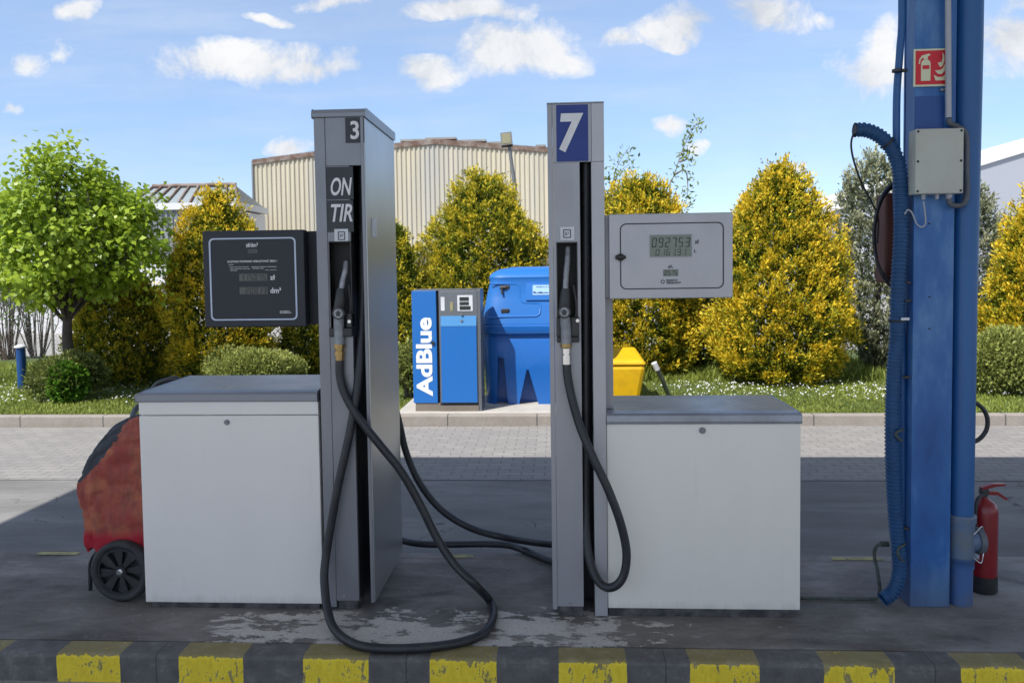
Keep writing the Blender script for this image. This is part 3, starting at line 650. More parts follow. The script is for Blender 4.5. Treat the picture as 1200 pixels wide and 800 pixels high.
    # ---- counter box
    a0, a1, z0, z1 = px(239, 326, YF), px(357.5, 326), pz(298, 383), pz(298, 270); Yd = YF - .004
    b = MB(); b.box(a0, a1, Yd, Yd + .055, z0, z1, bev=.005); bx = b.build('counter_box', 'dark_box', t)
    b = MB(); b.box(a0 + .01, a1 - .008, Yd + .057, Yd + .19, z0 + .008, z1 - .008); b.box(a1 - .0079, c0, Yd + .068, Yd + .189, z0 + .004, z1 - .004, bev=.004); b.build('counter_housing', 'dark_box', t)
    S = (a1 - a0) / 118.5                       # metres per photo pixel on this face
    def X(p): return a0 + (p - 239) * S
    def Z(p): return z1 - (p - 270) * (z1 - z0) / 113
    b = MB(); b.ring(rrect(X(246.5), X(348), Z(375), Z(278.5), .022), rrect(X(248.3), X(346.2), Z(373.4), Z(280.1), .018), Yd - .0018, Yd + .0005); b.build('border_line', 'line_pale', bx)
    for (u0, u1, v0, v1, s) in ((292, 303, 292, 296.5, '6.59'), (281, 314, 320.5, 329, '1150.75'), (281, 314, 336, 344.5, ' 200.13')):
        b = MB(); b.box(X(u0), X(u1), Yd - .0012, Yd + .0005, Z(v1), Z(v0)); q = b.build('lcd_panel', 'lcd_dim', bx)
        b = MB(); seg_digits(b, s, X(u0 + 1), X(u1 - 1), Z(v1 - .8), Z(v0 + .8), Yd - .0012, 0, .2); b.build('digits', 'lcd_ink_dim', q)
    b = MB()
    for s, u0, u1, v0, v1, bo in (('zł/dm³', 290, 304, 284.5, 289.5, .02), ('LICZYDŁO POWINNO WSKAZYWAĆ ZERO !', 268, 326, 304, 307.2, .02), ('UWAGA !', 269, 275, 309, 310.4, .0),
                                  ('zł', 317, 323, 322, 328, .02), ('dm³', 317, 329.5, 337, 343.5, .02),
                                  ('• PRZED ROZPOCZĘCIEM TANKOWANIA', 269.5, 293, 312, 313.3, 0), ('NALEŻY SPRAWDZIĆ WSKAZANIA', 271, 294, 313.9, 315.2, 0), ('LICZYDŁA', 271, 279, 315.8, 317, 0),
                                  ('• MINIMALNA DAWKA TANKOWANIA', 295, 325, 312, 313.3, 0), ('WYNOSI 5 dm³', 297, 310, 313.9, 315.2, 0), ('Klasa dokł. 0,5', 312, 325, 315.8, 317, 0),
                                  ('GILBARCO', 331, 339, 364.2, 365.6, .03), ('VEEDER-ROOT', 331, 341, 366, 367.4, .03)):
        text_mb(s, X(u0), X(u1), Z(v1), Z(v0), Yd - .0003, bo, thick=.001).build('lettering', 'lettering', bx)
    b.ring([(X(329) + .0066 * math.cos(R(k * 30)), Z(365.8) + .0066 * math.sin(R(k * 30))) for k in range(12)], [(X(329) + .0042 * math.cos(R(k * 30)), Z(365.8) + .0042 * math.sin(R(k * 30))) for k in range(12)], Yd - .0012, Yd - .0003)
    b.build('emblem', 'lettering', bx)
    return t
pump3()

# ================================================================== PUMP 7
YG = 3.51
def pump7():
    Y = YG; D = .47
    def X(a, b_=600): return P(a, b_, Y).x
    def Z(a, b_): return P(b_, a, Y).z
    c0, c1 = X(643, 300), X(649, 300); c2 = X(680, 300); c3 = X(694.5, 400); c4 = X(709.5, 400)
    x1 = X(938, 600); zt = Z(496, 800); zb = Z(713, 800)
    t = thing('fuel_dispenser', ((c0 + x1) / 2, Y + .25, 0), 'silver fuel pump with blue 7 plate, silver counter box and off-white cabinet', 'fuel pump', 'fuel pumps on the island')
    b = MB(); b.box(c4 + .004, x1 - .003, Y + .018, Y + D, zb + .008, zt - .003); b.build('cabinet', 'cream_panel', t)
    b = MB(); b.box(c4 + .002, x1, Y, Y + .016, zb, zt - .002, bev=.003); fp = b.build('front_panel', 'cream_panel', t)
    lock_mb(X(823, 504), Z(504, 823), Y, .015).build('lock', 'steel_grey', fp)
    zf = Z(484, 823)
    b = MB(); pr = [(Y - .012, zt), (Y - .014, zt + .012), (Y - .010, zf - .008), (Y + .002, zf), (Y + .04, zf + .004), (Y + D + .01, zf + .004), (Y + D + .01, zt)]
    n = len(pr); e = [.0, .0, .0, .002, .006, .006, 0]
    vs = [(c4 + .001, y, z) for y, z in pr] + [(x1 + .002 - e[k], y, z) for k, (y, z) in enumerate(pr)]
    b.add(vs, [tuple(range(n)), tuple(range(2 * n - 1, n - 1, -1))] + [(i, i + n, (i + 1) % n + n, (i + 1) % n)[::-1] for i in range(n)]); b.build('lid', 'lid_silver', t, .003)
    b = MB(); b.box(c4 + .006, X(929, 715), Y + .004, Y + D - .04, -.004, zb + .006); b.build('plinth', 'plinth', t)
    ztop = Z(122, 675); Yc = Y - .01; DC = .55
    # column: thin left edge, front panel with holster hole, dark slot, right post
    b = MB(); b.box(c0, c1 - .001, Yc, Y + DC, .03, ztop, bev=.002); b.build('side_post', 'silver', t)
    xh = X(693, 150); zh = Z(190, 680)
    b = MB(); b.box(c1, xh - .0015, Yc + .001, Yc + .02, zh, ztop - .001); b.build('header_panel', 'silver', t)
    hx0, hx1, hz0, hz1 = X(653.5, 340), X(676, 340), Z(399, 665), Z(285, 665)
    b = MB(); b.ring([(c1, .045), (c2, .045), (c2, zh - .0015), (c1, zh - .0015)], [(hx0, hz0), (hx1, hz0), (hx1, hz1), (hx0, hz1)], Yc + .001, Yc + .02); b.build('front_panel', 'silver', t)
    b = MB(); b.box(c1 + .001, c2 - .001, Yc + .07, Y + DC - .01, .05, ztop - .002); b.box(c2 - .0009, c3 - .001, Y + .14, Y + DC - .01, .02, ztop - .003)
    b.box(c2 - .0009, c3 - .001, Yc + .021, Y + .139, zh + .01, ztop - .003)
    b.box(c1 + .002, c2 - .002, Yc + .021, Yc + .069, .05, hz0 - .01); b.box(c1 + .002, c2 - .002, Yc + .021, Yc + .069, hz1 + .01, ztop - .003); b.build('core', 'black', t)
    b = MB(); b.box(c3, c4, Yc, Y + DC, 0, zh - .001, bev=.002); b.box(xh, c4 + .0006, Yc, Y + DC, zh - .0005, ztop, bev=.002); b.build('side_post', 'silver_bright', t)
    b = MB(); b.box(c0 - .001, c4 + .001, Yc - .002, Y + DC + .002, ztop + .0005, ztop + .006); b.build('cap', 'grey_paint', t)
    b = MB(); b.box(c1 + .004, c2 - .002, Yc + .012, Y + DC - .05, -.004, .044); b.build('foot', 'plinth', t)
    b = MB(); b.disc((X(668, 705), Z(705, 668)), .006, Yc - .004, Yc + .002, 12); b.build('screw', 'chrome', t)
    # rail carrying the counter box, on the cabinet
    b = MB(); b.box(c4 + .001, X(720.5, 420), Y + .10, Y + .22, zf + .004, Z(345, 715), bev=.003); b.build('counter_post', 'silver', t)
    Yp = Yc - .0005
    b = MB(); b.box(X(652, 150), X(689, 150), Yp - .001, Yp + .001, Z(189.5, 670), Z(123.5, 670)); q = b.build('number_plate', 'plate_blue', t)
    text_mb('7', X(655, 150), X(683.5, 150), Z(179, 670), Z(133.5, 670), Yp - .001, .035, .12).build('lettering', 'lettering', q)
    b = MB(); b.box(X(656.5, 273), X(673, 273), Yp - .002, Yp + .001, Z(281.5, 665), Z(266, 665)); q = b.build('fuel_sticker', 'sticker', t)
    b = MB(); b.ring(rrect(X(660, 273), X(669, 273), Z(279, 665), Z(269, 665), .004), rrect(X(661, 273), X(668, 273), Z(278, 665), Z(270, 665), .003), Yp - .003, Yp - .002)
    text_mb('B7', X(662.3, 273), X(666.7, 273), Z(276, 665), Z(272, 665), Yp - .002, 0, mb=b); b.build('lettering', 'ink', q)
    b = MB(); b.box(hx0 - .004, hx0, Yc - .004, Yc + .068, hz0, hz1); b.box(hx1, hx1 + .004, Yc - .004, Yc + .068, hz0, hz1)
    b.box(hx0 - .004, hx1 + .004, Yc - .005, Yc + .068, hz1, hz1 + .005); b.box(hx0 - .006, hx1 + .008, Yc - .022, Yc + .068, hz0 - .006, hz0 + .02, bev=.006)
    b.box(hx1 - .03, hx1 + .008, Yc - .022, Yc + .03, hz0 + .02, hz0 + .11, bev=.006); b.box(hx0 - .007, hx0 + .012, Yc - .02, Yc + .03, hz0 + .02, hz0 + .11, bev=.005)
    hz = b.build('holster', 'black_plastic', t)
    for u, v in ((676.5, 375),):
        b = MB(); b.disc((X(u, v), Z(v, u)), .008, Yc - .03, Yc - .02, 14); b.build('bolt', 'chrome', hz)
    # counter box
    a0, a1, z0, z1 = X(714, 300), X(858.5, 300), Z(349.5, 786), Z(250, 786); Yd = Y - .006
    b = MB(); b.box(a0, a1, Yd, Yd + .03, z0, z1, bev=.004); bx = b.build('counter_box', 'silver_bright', t)
    b = MB(); b.box(c4 + .001, a1 - .012, Yd + .032, Yd + .24, z0 + .004, z1 - .002, bev=.004); b.build('counter_housing', 'silver', t)
    sx, sz = (a1 - a0) / 144.5, (z1 - z0) / 99.5
    def U(p): return a0 + (p - 714) * sx
    def V(p): return z1 - (p - 250) * sz
    b = MB(); b.ring(rrect(U(726.5), U(848), V(338.5), V(261), .028), rrect(U(727.8), U(846.7), V(337.2), V(262.3), .024), Yd - .0018, Yd + .0005); b.build('border_line', 'ink', bx)
    b = MB(); b.tube([(U(721), Yd - .012, V(300.5)), (U(727), Yd - .016, V(300.5)), (U(733), Yd - .012, V(300.5))], [.008, .016, .006], 12); b.disc((U(727), V(300.5)), .017, Yd - .02, Yd, 16); b.build('key_cover', 'black_plastic', bx)
    b = MB(); b.ring(rrect(U(761), U(811), V(301.5), V(274.5), .003), rrect(U(762), U(810), V(300.5), V(275.5), .002), Yd - .003, Yd + .0005); b.build('lcd_frame', 'silver', bx)
    b = MB(); b.box(U(762), U(810), Yd - .001, Yd + .0005, V(300.5), V(275.5)); q = b.build('lcd_panel', 'lcd_green', bx)
    b = MB(); seg_digits(b, '0927.53', U(763), U(809.5), V(289.5), V(278.5), Yd - .001, 0, .15); seg_digits(b, '0161.31', U(767.5), U(805), V(299), V(291.8), Yd - .001, 0, .15); b.build('digits', 'lcd_ink', q)
    b = MB(); b.box(U(777), U(795), Yd - .001, Yd + .0005, V(323.5), V(315.5)); q = b.build('lcd_panel', 'lcd_green', bx)
    b = MB(); seg_digits(b, '05.75', U(778), U(794), V(322.5), V(316.5), Yd - .001, 0, .15); b.build('digits', 'lcd_ink', q)
    b = MB()
    for s, u0, u1, v0, v1, bo in (('zł', 814, 819, 281, 286, 0), ('L', 813.5, 816.5, 292.5, 296.5, 0), ('zł/L', 782.5, 789, 310.5, 314, 0), ('GILBARCO', 780.5, 794, 327, 329.4, .02), ('VEEDER-ROOT', 780.5, 798, 330, 332.4, .02)):
        text_mb(s, U(u0), U(u1), V(v1), V(v0), Yd - .0003, bo + .02, thick=.001).build('lettering', 'ink', bx)
    cx_, cz_ = U(776.5), V(329.8)
    b.ring([(cx_ + .0095 * math.cos(R(k * 30)), cz_ + .0095 * math.sin(R(k * 30))) for k in range(12)], [(cx_ + .006 * math.cos(R(k * 30)), cz_ + .006 * math.sin(R(k * 30))) for k in range(12)], Yd - .0012, Yd - .0003)
    b.build('emblem', 'ink', bx)
    return t
pump7()

# ================================================================== HOSES
def nozzle(t, Y, sp, body, badge, grip, ringp, grip_r=.024):
    """sp, body, grip: lists of photo points; built lying in the holster at depth Y"""
    def W(l, dy=0): return [P(a, b_, Y + dy + (c if len(q) > 2 else 0)) for q in l for a, b_, c in [(q[0], q[1], q[2] if len(q) > 2 else 0)]]
    b = MB(); b.tube(spline(W(grip), 5), grip_r, 14); g = b.build('nozzle', 'worn_grip', t)
    b = MB(); pts = spline(W(body), 6); n = len(pts); b.tube(pts, [.018 + .008 * math.sin(math.pi * i / (n - 1)) for i in range(n)], 12); b.build('nozzle_cover', 'black_plastic', g)
    b = MB(); b.tube(spline(W(sp), 6), .0135, 12); b.build('spout', 'worn_alu', g)
    c = P(*badge, Y - .03); b = MB(); b.disc((c.x, c.z), .029, Y - .042, Y - .012, 24); bd = b.build('badge', 'black_plastic', g)
    b = MB(); b.disc((c.x, c.z), .021, Y - .0435, Y - .042, 24); b.build('badge_face', 'worn_alu', bd)
    b = MB(); b.box(c.x - .009, c.x + .009, Y - .045, Y - .0435, c.z - .013, c.z - .001); b.prism([(c.x - .014, c.z), (c.x + .014, c.z), (c.x, c.z + .014)], Y - .045, Y - .0435); b.build('badge_mark', 'black_plastic', bd)
    # lever and guard behind the body
    u = P(body[0][0] + 9, body[0][1] - 4, Y + .015); w = P(grip[-1][0] + 9, grip[-1][1] - 18, Y + .02)
    b = MB(); b.tube(spline([u, (u + w) / 2 + Vector((.012, 0, 0)), w], 6), .006, 8); b.build('trigger_guard', 'black_plastic', g)
def hexring(b, px_, py0, py1, Y, r, dx=0):
    a, c = P(px_, py0, Y), P(px_ + dx, py1, Y); b.tube([a, c], r, 8, smooth=False)
Yn = YF - .03
t = thing('fuel_hose', P(397, 425, Yn), 'black hose and nozzle of the dark grey pump, looped on the concrete in front', 'fuel hose', 'hoses of the pumps')
nozzle(t, Yn, [(406, 307, .04), (404.5, 318, .02), (401.5, 330, .01), (399.5, 345, 0)], [(399.5, 338, 0), (398.5, 352, -.005), (396.8, 368, 0), (397, 380, .0)], (397.2, 367), [(397, 372), (397.2, 386), (397.6, 404)], None)
b = MB(); hexring(b, 397.6, 403, 408, Yn, .026); b.tube([P(397.6, 408, Yn), P(397.8, 411, Yn)], .018, 12); hexring(b, 397.8, 411, 417, Yn, .023); b.tube([P(397.9, 417, Yn), P(398, 425.5, Yn)], .019, 16); b.build('coupling', 'brass', t)
g = lambda a, b_, z=.021: G(a, b_, z)
hp = [P(398, 422, Yn), P(398.5, 440, Yn), P(404, 461, Yn - .01), P(420, 489, Yn - .02), P(446, 522, Yn - .02), P(470, 552, Yn - .01), P(492, 590, Yn), P(512, 630, Yn), P(532, 660, Yn - .02), P(556, 684, 3.46), g(574, 704), g(578, 722), g(567, 741), g(540, 752), g(500, 758), g(450, 759.5), g(415, 754), g(393, 738, .03)]
hp += [P(384, 715, 3.36), P(380, 680, 3.44), P(381.5, 655, 3.475), P(387, 620, 3.49), P(396, 570, 3.495), P(406, 525, 3.50), P(413, 490, 3.51), P(419, 450, 3.53), P(423, 400, 3.57), P(425.5, 350, 3.60), P(425.5, 290, 3.61), P(424.5, 200, 3.62), P(424.5, 170, 3.62)]
b = MB(); b.tube(spline(hp, 8), .0195, 14); b.build('hose', 'rubber', t)
Yn7 = YG - .03
t = thing('fuel_hose', P(663, 425, Yn7), 'black hose and nozzle of the silver pump, looping clear of the ground', 'fuel hose', 'hoses of the pumps')
nozzle(t, Yn7, [(665.5, 290, .05), (665, 305, .03), (663.5, 322, .01), (662.5, 342, 0)], [(662.8, 338), (662, 352), (661.5, 366), (662, 376)], (661.2, 365.5), [(662, 372), (663, 386), (663.5, 403)], None)
b = MB(); hexring(b, 663.5, 402.5, 407, Yn7, .026); cr = b.build('coupling', 'brass', t)
b = MB(); b.tube([P(663.6, 408, Yn7), P(663.7, 414, Yn7)], .021, 16); b.tube([P(663.7, 414, Yn7), P(663.8, 416, Yn7)], .016, 16); b.tube([P(663.8, 416, Yn7), P(664, 426.5, Yn7)], .0225, 16); b.build('coupling', 'chrome', t)
hp = [P(664, 424, Yn7), P(665, 440, Yn7 - .01), P(670, 466, Yn7 - .03), P(680, 500, Yn7 - .05), P(696, 538, Yn7 - .08), P(713, 574, Yn7 - .09), P(727, 612, Yn7 - .09), P(734, 645, Yn7 - .08), P(732, 670, Yn7 - .08), P(724, 684, Yn7 - .08), P(712, 688, Yn7 - .07), P(701, 680, Yn7 - .04), P(692, 660, Yn7 - .005), P(687.5, 630, Yn7 + .03), P(686.5, 580, Yn7 + .06), P(686.5, 480, Yn7 + .075), P(686.5, 350, Yn7 + .08), P(686.5, 210, Yn7 + .08), P(686.5, 180, Yn7 + .08)]
b = MB(); b.tube(spline(hp, 8), .0195, 14); b.build('hose', 'rubber', t)
# the hose of the far side of pump 3, trailing to the foot of pump 7
t = thing('fuel_hose', G(560, 640, 0), 'black hose without visible nozzle, lying across the ground between and behind the two pumps', 'fuel hose', 'hoses of the pumps')
hp = [P(437, 400, 4.22), P(455, 450, 4.25), P(467, 492, 4.26), P(476, 530, 4.28), P(492, 566, 4.29), P(517, 597, 4.30), P(551, 618, 4.27), P(590, 629, 4.22), g(640, 637), g(690, 640), g(712, 650), g(702, 664), g(668, 664), g(642, 656), g(620, 647), g(598, 639), g(570, 637), g(530, 637.5), g(495, 637), g(472, 633), g(452, 625, .03), P(437, 605, 4.2), P(430, 560, 4.05), P(427, 500, 3.95), P(426.5, 430, 3.9), P(427, 350, 3.87), P(427, 330, 3.86)]
b = MB(); b.tube(spline(hp, 8), .0195, 12); b.build('hose', 'rubber', t)

# ================================================================== RED TROLLEY (covered wheeled unit)
def trolley():
    Y0 = 3.62; wc = P(143, 670.5, Y0); wr = .150; wc.z = wr
    t = thing('wheeled_extinguisher', (wc.x + .05, Y0 + .2, 0), 'wheeled unit under a faded red cover standing left of the white pump cabinet', 'trolley')
    # cover: stacked rounded rings, leaning silhouette
    prof = [(646, 94, 215), (640, 92, 215), (620, 90, 214), (600, 86, 213), (580, 83.5, 212), (568, 83, 212), (555, 87, 211), (540, 95, 210), (525, 104, 209), (510, 114, 208), (500, 124, 206), (493, 137, 203), (489, 150, 198), (486, 165, 190)]
    fine = []
    for k in range(len(prof) - 1):
        for j in range(5):
            s = j / 5; a, c = prof[k], prof[k + 1]; fine.append([a[q] + (c[q] - a[q]) * s for q in range(3)])
    fine.append(list(prof[-1])); N = 96; Yc_ = Y0 + .24; vs = []; rings = []
    for i, (py, xl, xr) in enumerate(fine):
        l, r = P(xl, py, Yc_ - .17), P(xr, py, Yc_ - .17); cx = (l.x + r.x) / 2; hw = (r.x - l.x) / 2; hd = .215 if i < 40 else .215 - (i - 40) / (len(fine) - 40) * .10
        for k in range(N):
            a = 2 * math.pi * k / N; e = 2 / 3.6
            u = math.copysign(abs(math.cos(a)) ** e, math.cos(a)); w = math.copysign(abs(math.sin(a)) ** e, math.sin(a))
            z = l.z; n1 = mnoise.noise(Vector((a * 2.2, z * 3, 1))) ; n2 = mnoise.noise(Vector((a * 7 + z * 4, z * 6, 5)))
            n3_ = abs(mnoise.noise(Vector((a * 3.2 + z * 1.5, z * 9 - a * 1.5, 9)))); d = 1 + .05 * n1 + .035 * n2 - .07 * (1 - min(1, n3_ * 4)) + .025 * math.sin(a * 13 + z * 5) * max(0, 1 - i / 26)
            dz = (.016 * math.sin(a * 5) + .008 * math.sin(a * 11 + 1)) * max(0, 1 - i / 4)
            vs.append((cx + hw * u * d, Yc_ + hd * w * d, z + dz))
    n = len(fine); fs = []; mi = []
    b = MB()
    for i in range(n - 1):
        for k in range(N):
            q = [i * N + k, i * N + (k + 1) % N, (i + 1) * N + (k + 1) % N, (i + 1) * N + k]; c = vs[q[0]]
            lx = P(fine[i][1], fine[i][0], Yc_ - .17).x
            blk = i > 25 and (c[0] - lx) < .035 + .085 * math.sin(math.pi * min(1, (i - 25) / 30)) or i > n - 7
            fs.append(tuple(q)); mi.append(1 if blk else 0)
    b.v = vs + [(vs[-N][0] - .1, Yc_, vs[-1][2] + .004)]; b.f = fs + [((n - 1) * N + k, (n - 1) * N + (k + 1) % N, n * N) for k in range(N)]
    b.mi = mi + [1] * N; b.sm = [True] * len(b.f); b.build('cover', ['faded_cover', 'black_cloth'], t)
    # wheels
    for yy in (Y0, Y0 + .44):
        b = MB(); rr = [(wr - .034, -.022), (wr - .012, -.028), (wr, -.016), (wr, .016), (wr - .012, .028), (wr - .034, .022)]
        N2 = 40; vs = [(wc.x + r_ * math.cos(2 * math.pi * k / N2), yy + d, wc.z + r_ * math.sin(2 * math.pi * k / N2)) for k in range(N2) for r_, d in rr]
        fs = [(k * 6 + j, k * 6 + (j + 1) % 6, ((k + 1) % N2) * 6 + (j + 1) % 6, ((k + 1) % N2) * 6 + j) for k in range(N2) for j in range(6)]
        w = MB(); w.disc((wc.x, wc.z), .03, yy - .02, yy + .02, 20)
        for k in range(8):                          # flat vane spokes
            a = k * math.pi / 4 + .1
            if k % 1 == 0:
                ca, sa = math.cos(a), math.sin(a); q = []
                for rr_, hw in ((.025, .008), (wr - .036, .026)):
                    q += [(wc.x + rr_ * ca - hw * sa, wc.z + rr_ * sa + hw * ca), (wc.x + rr_ * ca + hw * sa, wc.z + rr_ * sa - hw * ca)]
                w.prism([q[0], q[1], q[3], q[2]], yy - .010 - .007 * (k % 2), yy + .006)
        w.ring([(wc.x + (wr - .0345) * math.cos(2 * math.pi * k / 40), wc.z + (wr - .0345) * math.sin(2 * math.pi * k / 40)) for k in range(40)], [(wc.x + (wr - .045) * math.cos(2 * math.pi * k / 40), wc.z + (wr - .045) * math.sin(2 * math.pi * k / 40)) for k in range(40)], yy - .018, yy + .018)
        w.disc((wc.x, wc.z), wr - .046, yy + .012, yy + .016, 32)
        wo = w.build('wheel', 'black_plastic', t)
        b.add(vs, fs, 0, True); b.build('tyre', 'tyre', wo)
        b = MB(); b.tube([(wc.x, yy - .032, wc.z), (wc.x, yy - .02, wc.z)], .011, 6, smooth=False); b.disc((wc.x, wc.z), .015, yy - .0225, yy - .0201, 18); b.build('axle_nut', 'chrome', wo)
    b = MB(); b.box(wc.x - .012, wc.x + .012, Y0 + .03, Y0 + .41, wc.z - .012, wc.z + .012); b.build('axle', 'black_plastic', t)
    b = MB(); b.tube(spline([P(128, 640, Y0 + .08), P(112, 648, Y0 + .08), P(106, 660, Y0 + .08), P(106, 675, Y0 + .08), P(106, 691, Y0 + .08)], 6), .010, 8); b.build('support_leg', 'black_plastic', t)
    Yh = 4.10
    b = MB(); b.tube(spline([P(157, 500, 3.80), P(155.5, 490, 3.85), P(158, 481, 3.95), P(168, 470, 4.05), P(178, 457, Yh), P(185, 449.5, Yh), P(193, 446, Yh), P(204, 443.5, Yh), P(208, 445, Yh), P(208.5, 450, Yh), P(207, 470, Yh)], 8), .0145, 12); b.build('handle', 'black_plastic', t)
trolley()

# ================================================================== PILLAR AND WHAT HANGS ON IT
YP = 3.64
def pillar():
    xa, xb = P(1066.3, 700, YP).x, P(1113, 700, YP).x
    t = thing('pillar', ((xa + xb) / 2, YP + .06, 0), 'blue painted steel box pillar with scuffed foot at the right of the pumps', 'pillar')
    b = MB(); b.box(xa, xb, YP, YP + .10, -.004, 5.02, bev=.005); b.build('column', 'pillar_blue', t)
    b = MB(); b.box(xa - .002, xb + .002, YP + .101, YP + .112, -.004, 5.02); b.box((xa + xb) / 2 - .01, (xa + xb) / 2 + .01, YP + .113, YP + .2, -.004, 5.02); b.build('rear_flange', 'pillar_blue', t)
    b = MB(); b.box(P(1071.5, 130, YP).x, P(1106, 130, YP).x, YP - .004, YP + .001, P(1088, 152, YP).z, P(1088, 113, YP).z); b.build('backing_plate', 'plate_blue2', t)
    b = MB()
    for a, c in ((1089, 262), (1089, 348), (1089, 385), (1079, 118)): b.disc((P(a, c, YP).x, P(a, c, YP).z), .004, YP - .003, YP + .001, 10)
    b.build('rivets', 'black', t)
    return xa, xb
M['plate_blue2'] = paint('plate_blue2', rgb(26, 72, 140), .4, 0, .3, 8)
xa, xb = pillar()
# sign
def sign():
    Y = YP - .006; x0, x1, z0, z1 = P(1070.5, 80, Y).x, P(1113, 80, Y).x, P(1090, 101.5, Y).z, P(1090, 57.5, Y).z
    b = MB(); b.box(x0, x1, Y - .002, Y + .002, z0, z1); s = b.build('fire_extinguisher_sign', 'sign_cream')
    setp(s, 'square red sign with a pale extinguisher and flames, fixed high on the blue pillar', 'sign')
    W, H = x1 - x0, z1 - z0
    def q(u, v): return (x0 + u * W, z0 + v * H)
    b = MB(); b.prism([q(.05, .05), q(.95, .05), q(.95, .95), q(.05, .95)], Y - .003, Y - .0021); b.build('red_field', 'sign_red', s)
    Yt = Y - .0031
    b = MB(); b.prism([q(.2, .15), q(.46, .15), q(.46, .62), q(.43, .68), q(.38, .71), q(.28, .71), q(.23, .68), q(.2, .62)], Yt - .0008, Yt)
    b.prism([q(.27, .715), q(.38, .715), q(.38, .79), q(.46, .83), q(.42, .87), q(.33, .85), q(.22, .82), q(.15, .73), q(.13, .60), q(.165, .60), q(.19, .72), q(.27, .77)], Yt - .0008, Yt)
    b.prism([q(.60, .15), q(.93, .15), q(.93, .30), q(.90, .38), q(.86, .30), q(.78, .24), q(.66, .24), q(.55, .30)], Yt - .0008, Yt)
    b.prism([q(.58, .42), q(.66, .33), q(.76, .31), q(.84, .38), q(.87, .50), q(.92, .42), q(.93, .60), q(.88, .70), q(.86, .60), q(.80, .48), q(.72, .42)], Yt - .0008, Yt)
    b.prism([q(.66, .62), q(.72, .50), q(.79, .53), q(.84, .66), q(.84, .80), q(.78, .90), q(.79, .76), q(.76, .64)], Yt - .0008, Yt)
    b.build('symbol', 'sign_cream', s)
    b = MB(); b.prism([q(.235, .46), q(.425, .46), q(.425, .56), q(.235, .56)], Yt - .0016, Yt - .0009); b.build('symbol_label', 'sign_red', s)
sign()
# drain pipe with inspection coupling
def drain():
    r = .0545; xc = P(1113.5, 690, YP + .03).x + r + .003; yc = YP + .055
    t = thing('drain_pipe', (xc, yc, 0), 'round blue downpipe with a grey inspection fitting, right against the blue pillar', 'pipe')
    zj1, zj0 = P(1128, 607, YP).z, P(1128, 656, YP).z
    b = MB(); r2 = .060; b.tube([(xc, yc, zj1 - .02), (xc + .0, yc, 1.4), (xc + .004, yc, 2.6), (xc + .004, yc, 5.0)], [r - .001, r + .001, r + .006, r + .007], 32); b.build('pipe', 'pipe_blue', t)
    b = MB(); b.tube([(xc, yc, -.003), (xc, yc, zj0 - .03)], r - .001, 32); b.tube([(xc, yc, zj0 - .05), (xc, yc, zj0 - .012), (xc, yc, zj0 - .01), (xc, yc, zj0 + .0)], [r + .004, r + .004, r + .009, r + .009], 32); b.build('lower_pipe', 'pipe_blue_worn', t)
    b = MB(); b.tube([(xc, yc, zj0 + .001), (xc, yc, zj1 - .03)], r + .005, 32); b.tube([(xc, yc, zj1 - .03), (xc, yc, zj1 - .005), (xc, yc, zj1), (xc, yc, zj1 + .006)], [r + .009, r + .011, r + .011, r + .005], 32)
    zc = P(1148, 638, YP).z; b.tube([(xc, yc, zc), (xc + .075, yc + .005, zc)], .05, 24); b.build('coupling', 'pvc_grey', t)
    b = MB(); b.tube([(xc + .07, yc + .005, zc), (xc + .096, yc + .006, zc)], .060, 24); b.tube([(xc + .0961, yc + .006, zc), (xc + .1, yc + .006, zc)], .048, 24); b.build('cap', 'flex_grey', t)
    # clamp wires at the fitting
    zc2 = zc
    for s in (1, -1): b = MB(); b.tube(spline([(xc + .02, yc - .075, zc2 + s * .055), (xc + .06, yc - .06, zc2 + s * .085), (xc + .085, yc - .03, zc2 + s * .075), (xc + .095, yc - .02, zc2 + s * .05)], 5), .0025, 6); b.build('wire_clip', 'chrome', t)
M['pipe_blue_worn'] = paint('pipe_blue_worn', rgb(62, 96, 148), .5, 0, .9, 8, dirtcol=rgb(88, 98, 116))
drain()
# conduit and junction box
def jbox():
    Yb = YP - .075; x0, x1, z0, z1 = P(1073, 190, Yb).x, P(1129.5, 190, Yb).x, P(1100, 227, Yb).z, P(1100, 150.5, Yb).z
    t = thing('junction_box', ((x0 + x1) / 2, YP - .03, z0), 'pale grey square junction box screwed to the blue pillar under the red sign', 'junction box')
    b = MB(); b.box(x0, x1, Yb, Yb + .024, z0, z1, bev=.005); lid = b.build('lid', 'box_grey', t)
    b = MB(); b.box(x0 + .001, x1 - .001, Yb + .0255, YP - .001, z0 + .001, z1 - .001, bev=.004); b.build('case', 'box_grey', t)
    for u in (x0 + .010, x1 - .012):
        for v in (z0 + .012, (z0 + z1) / 2, z1 - .012):
            s = MB(); s.disc((u, v), .0055, Yb - .0015, Yb + .001, 12); s.build('screw', 'black', lid)
    for k, (p_, r_) in enumerate(((1082, .009), (1098, .009), (1112, .014))):
        g_ = MB(); c = P(p_, 230, YP - .04); g_.tube([(c.x, c.y, z0 + .002), (c.x, c.y, z0 - .014)], r_, 8, smooth=False); g_.tube([(c.x, c.y, z0 - .0141), (c.x, c.y, z0 - .022)], r_ * .8, 12); g_.build('cable_gland', 'conduit', t)
    return x0, x1, z0, z1
jx0, jx1, jz0, jz1 = jbox()
b = MB(); Yq = YP - .03
b.tube([P(1107.5, -260, Yq), P(1111, 0, Yq), P(1111.5, 138, Yq)], .0125, 16)
o = b.build('conduit', 'conduit'); setp(o, 'straight pale grey conduit running down the pillar over the sign', 'conduit'); 
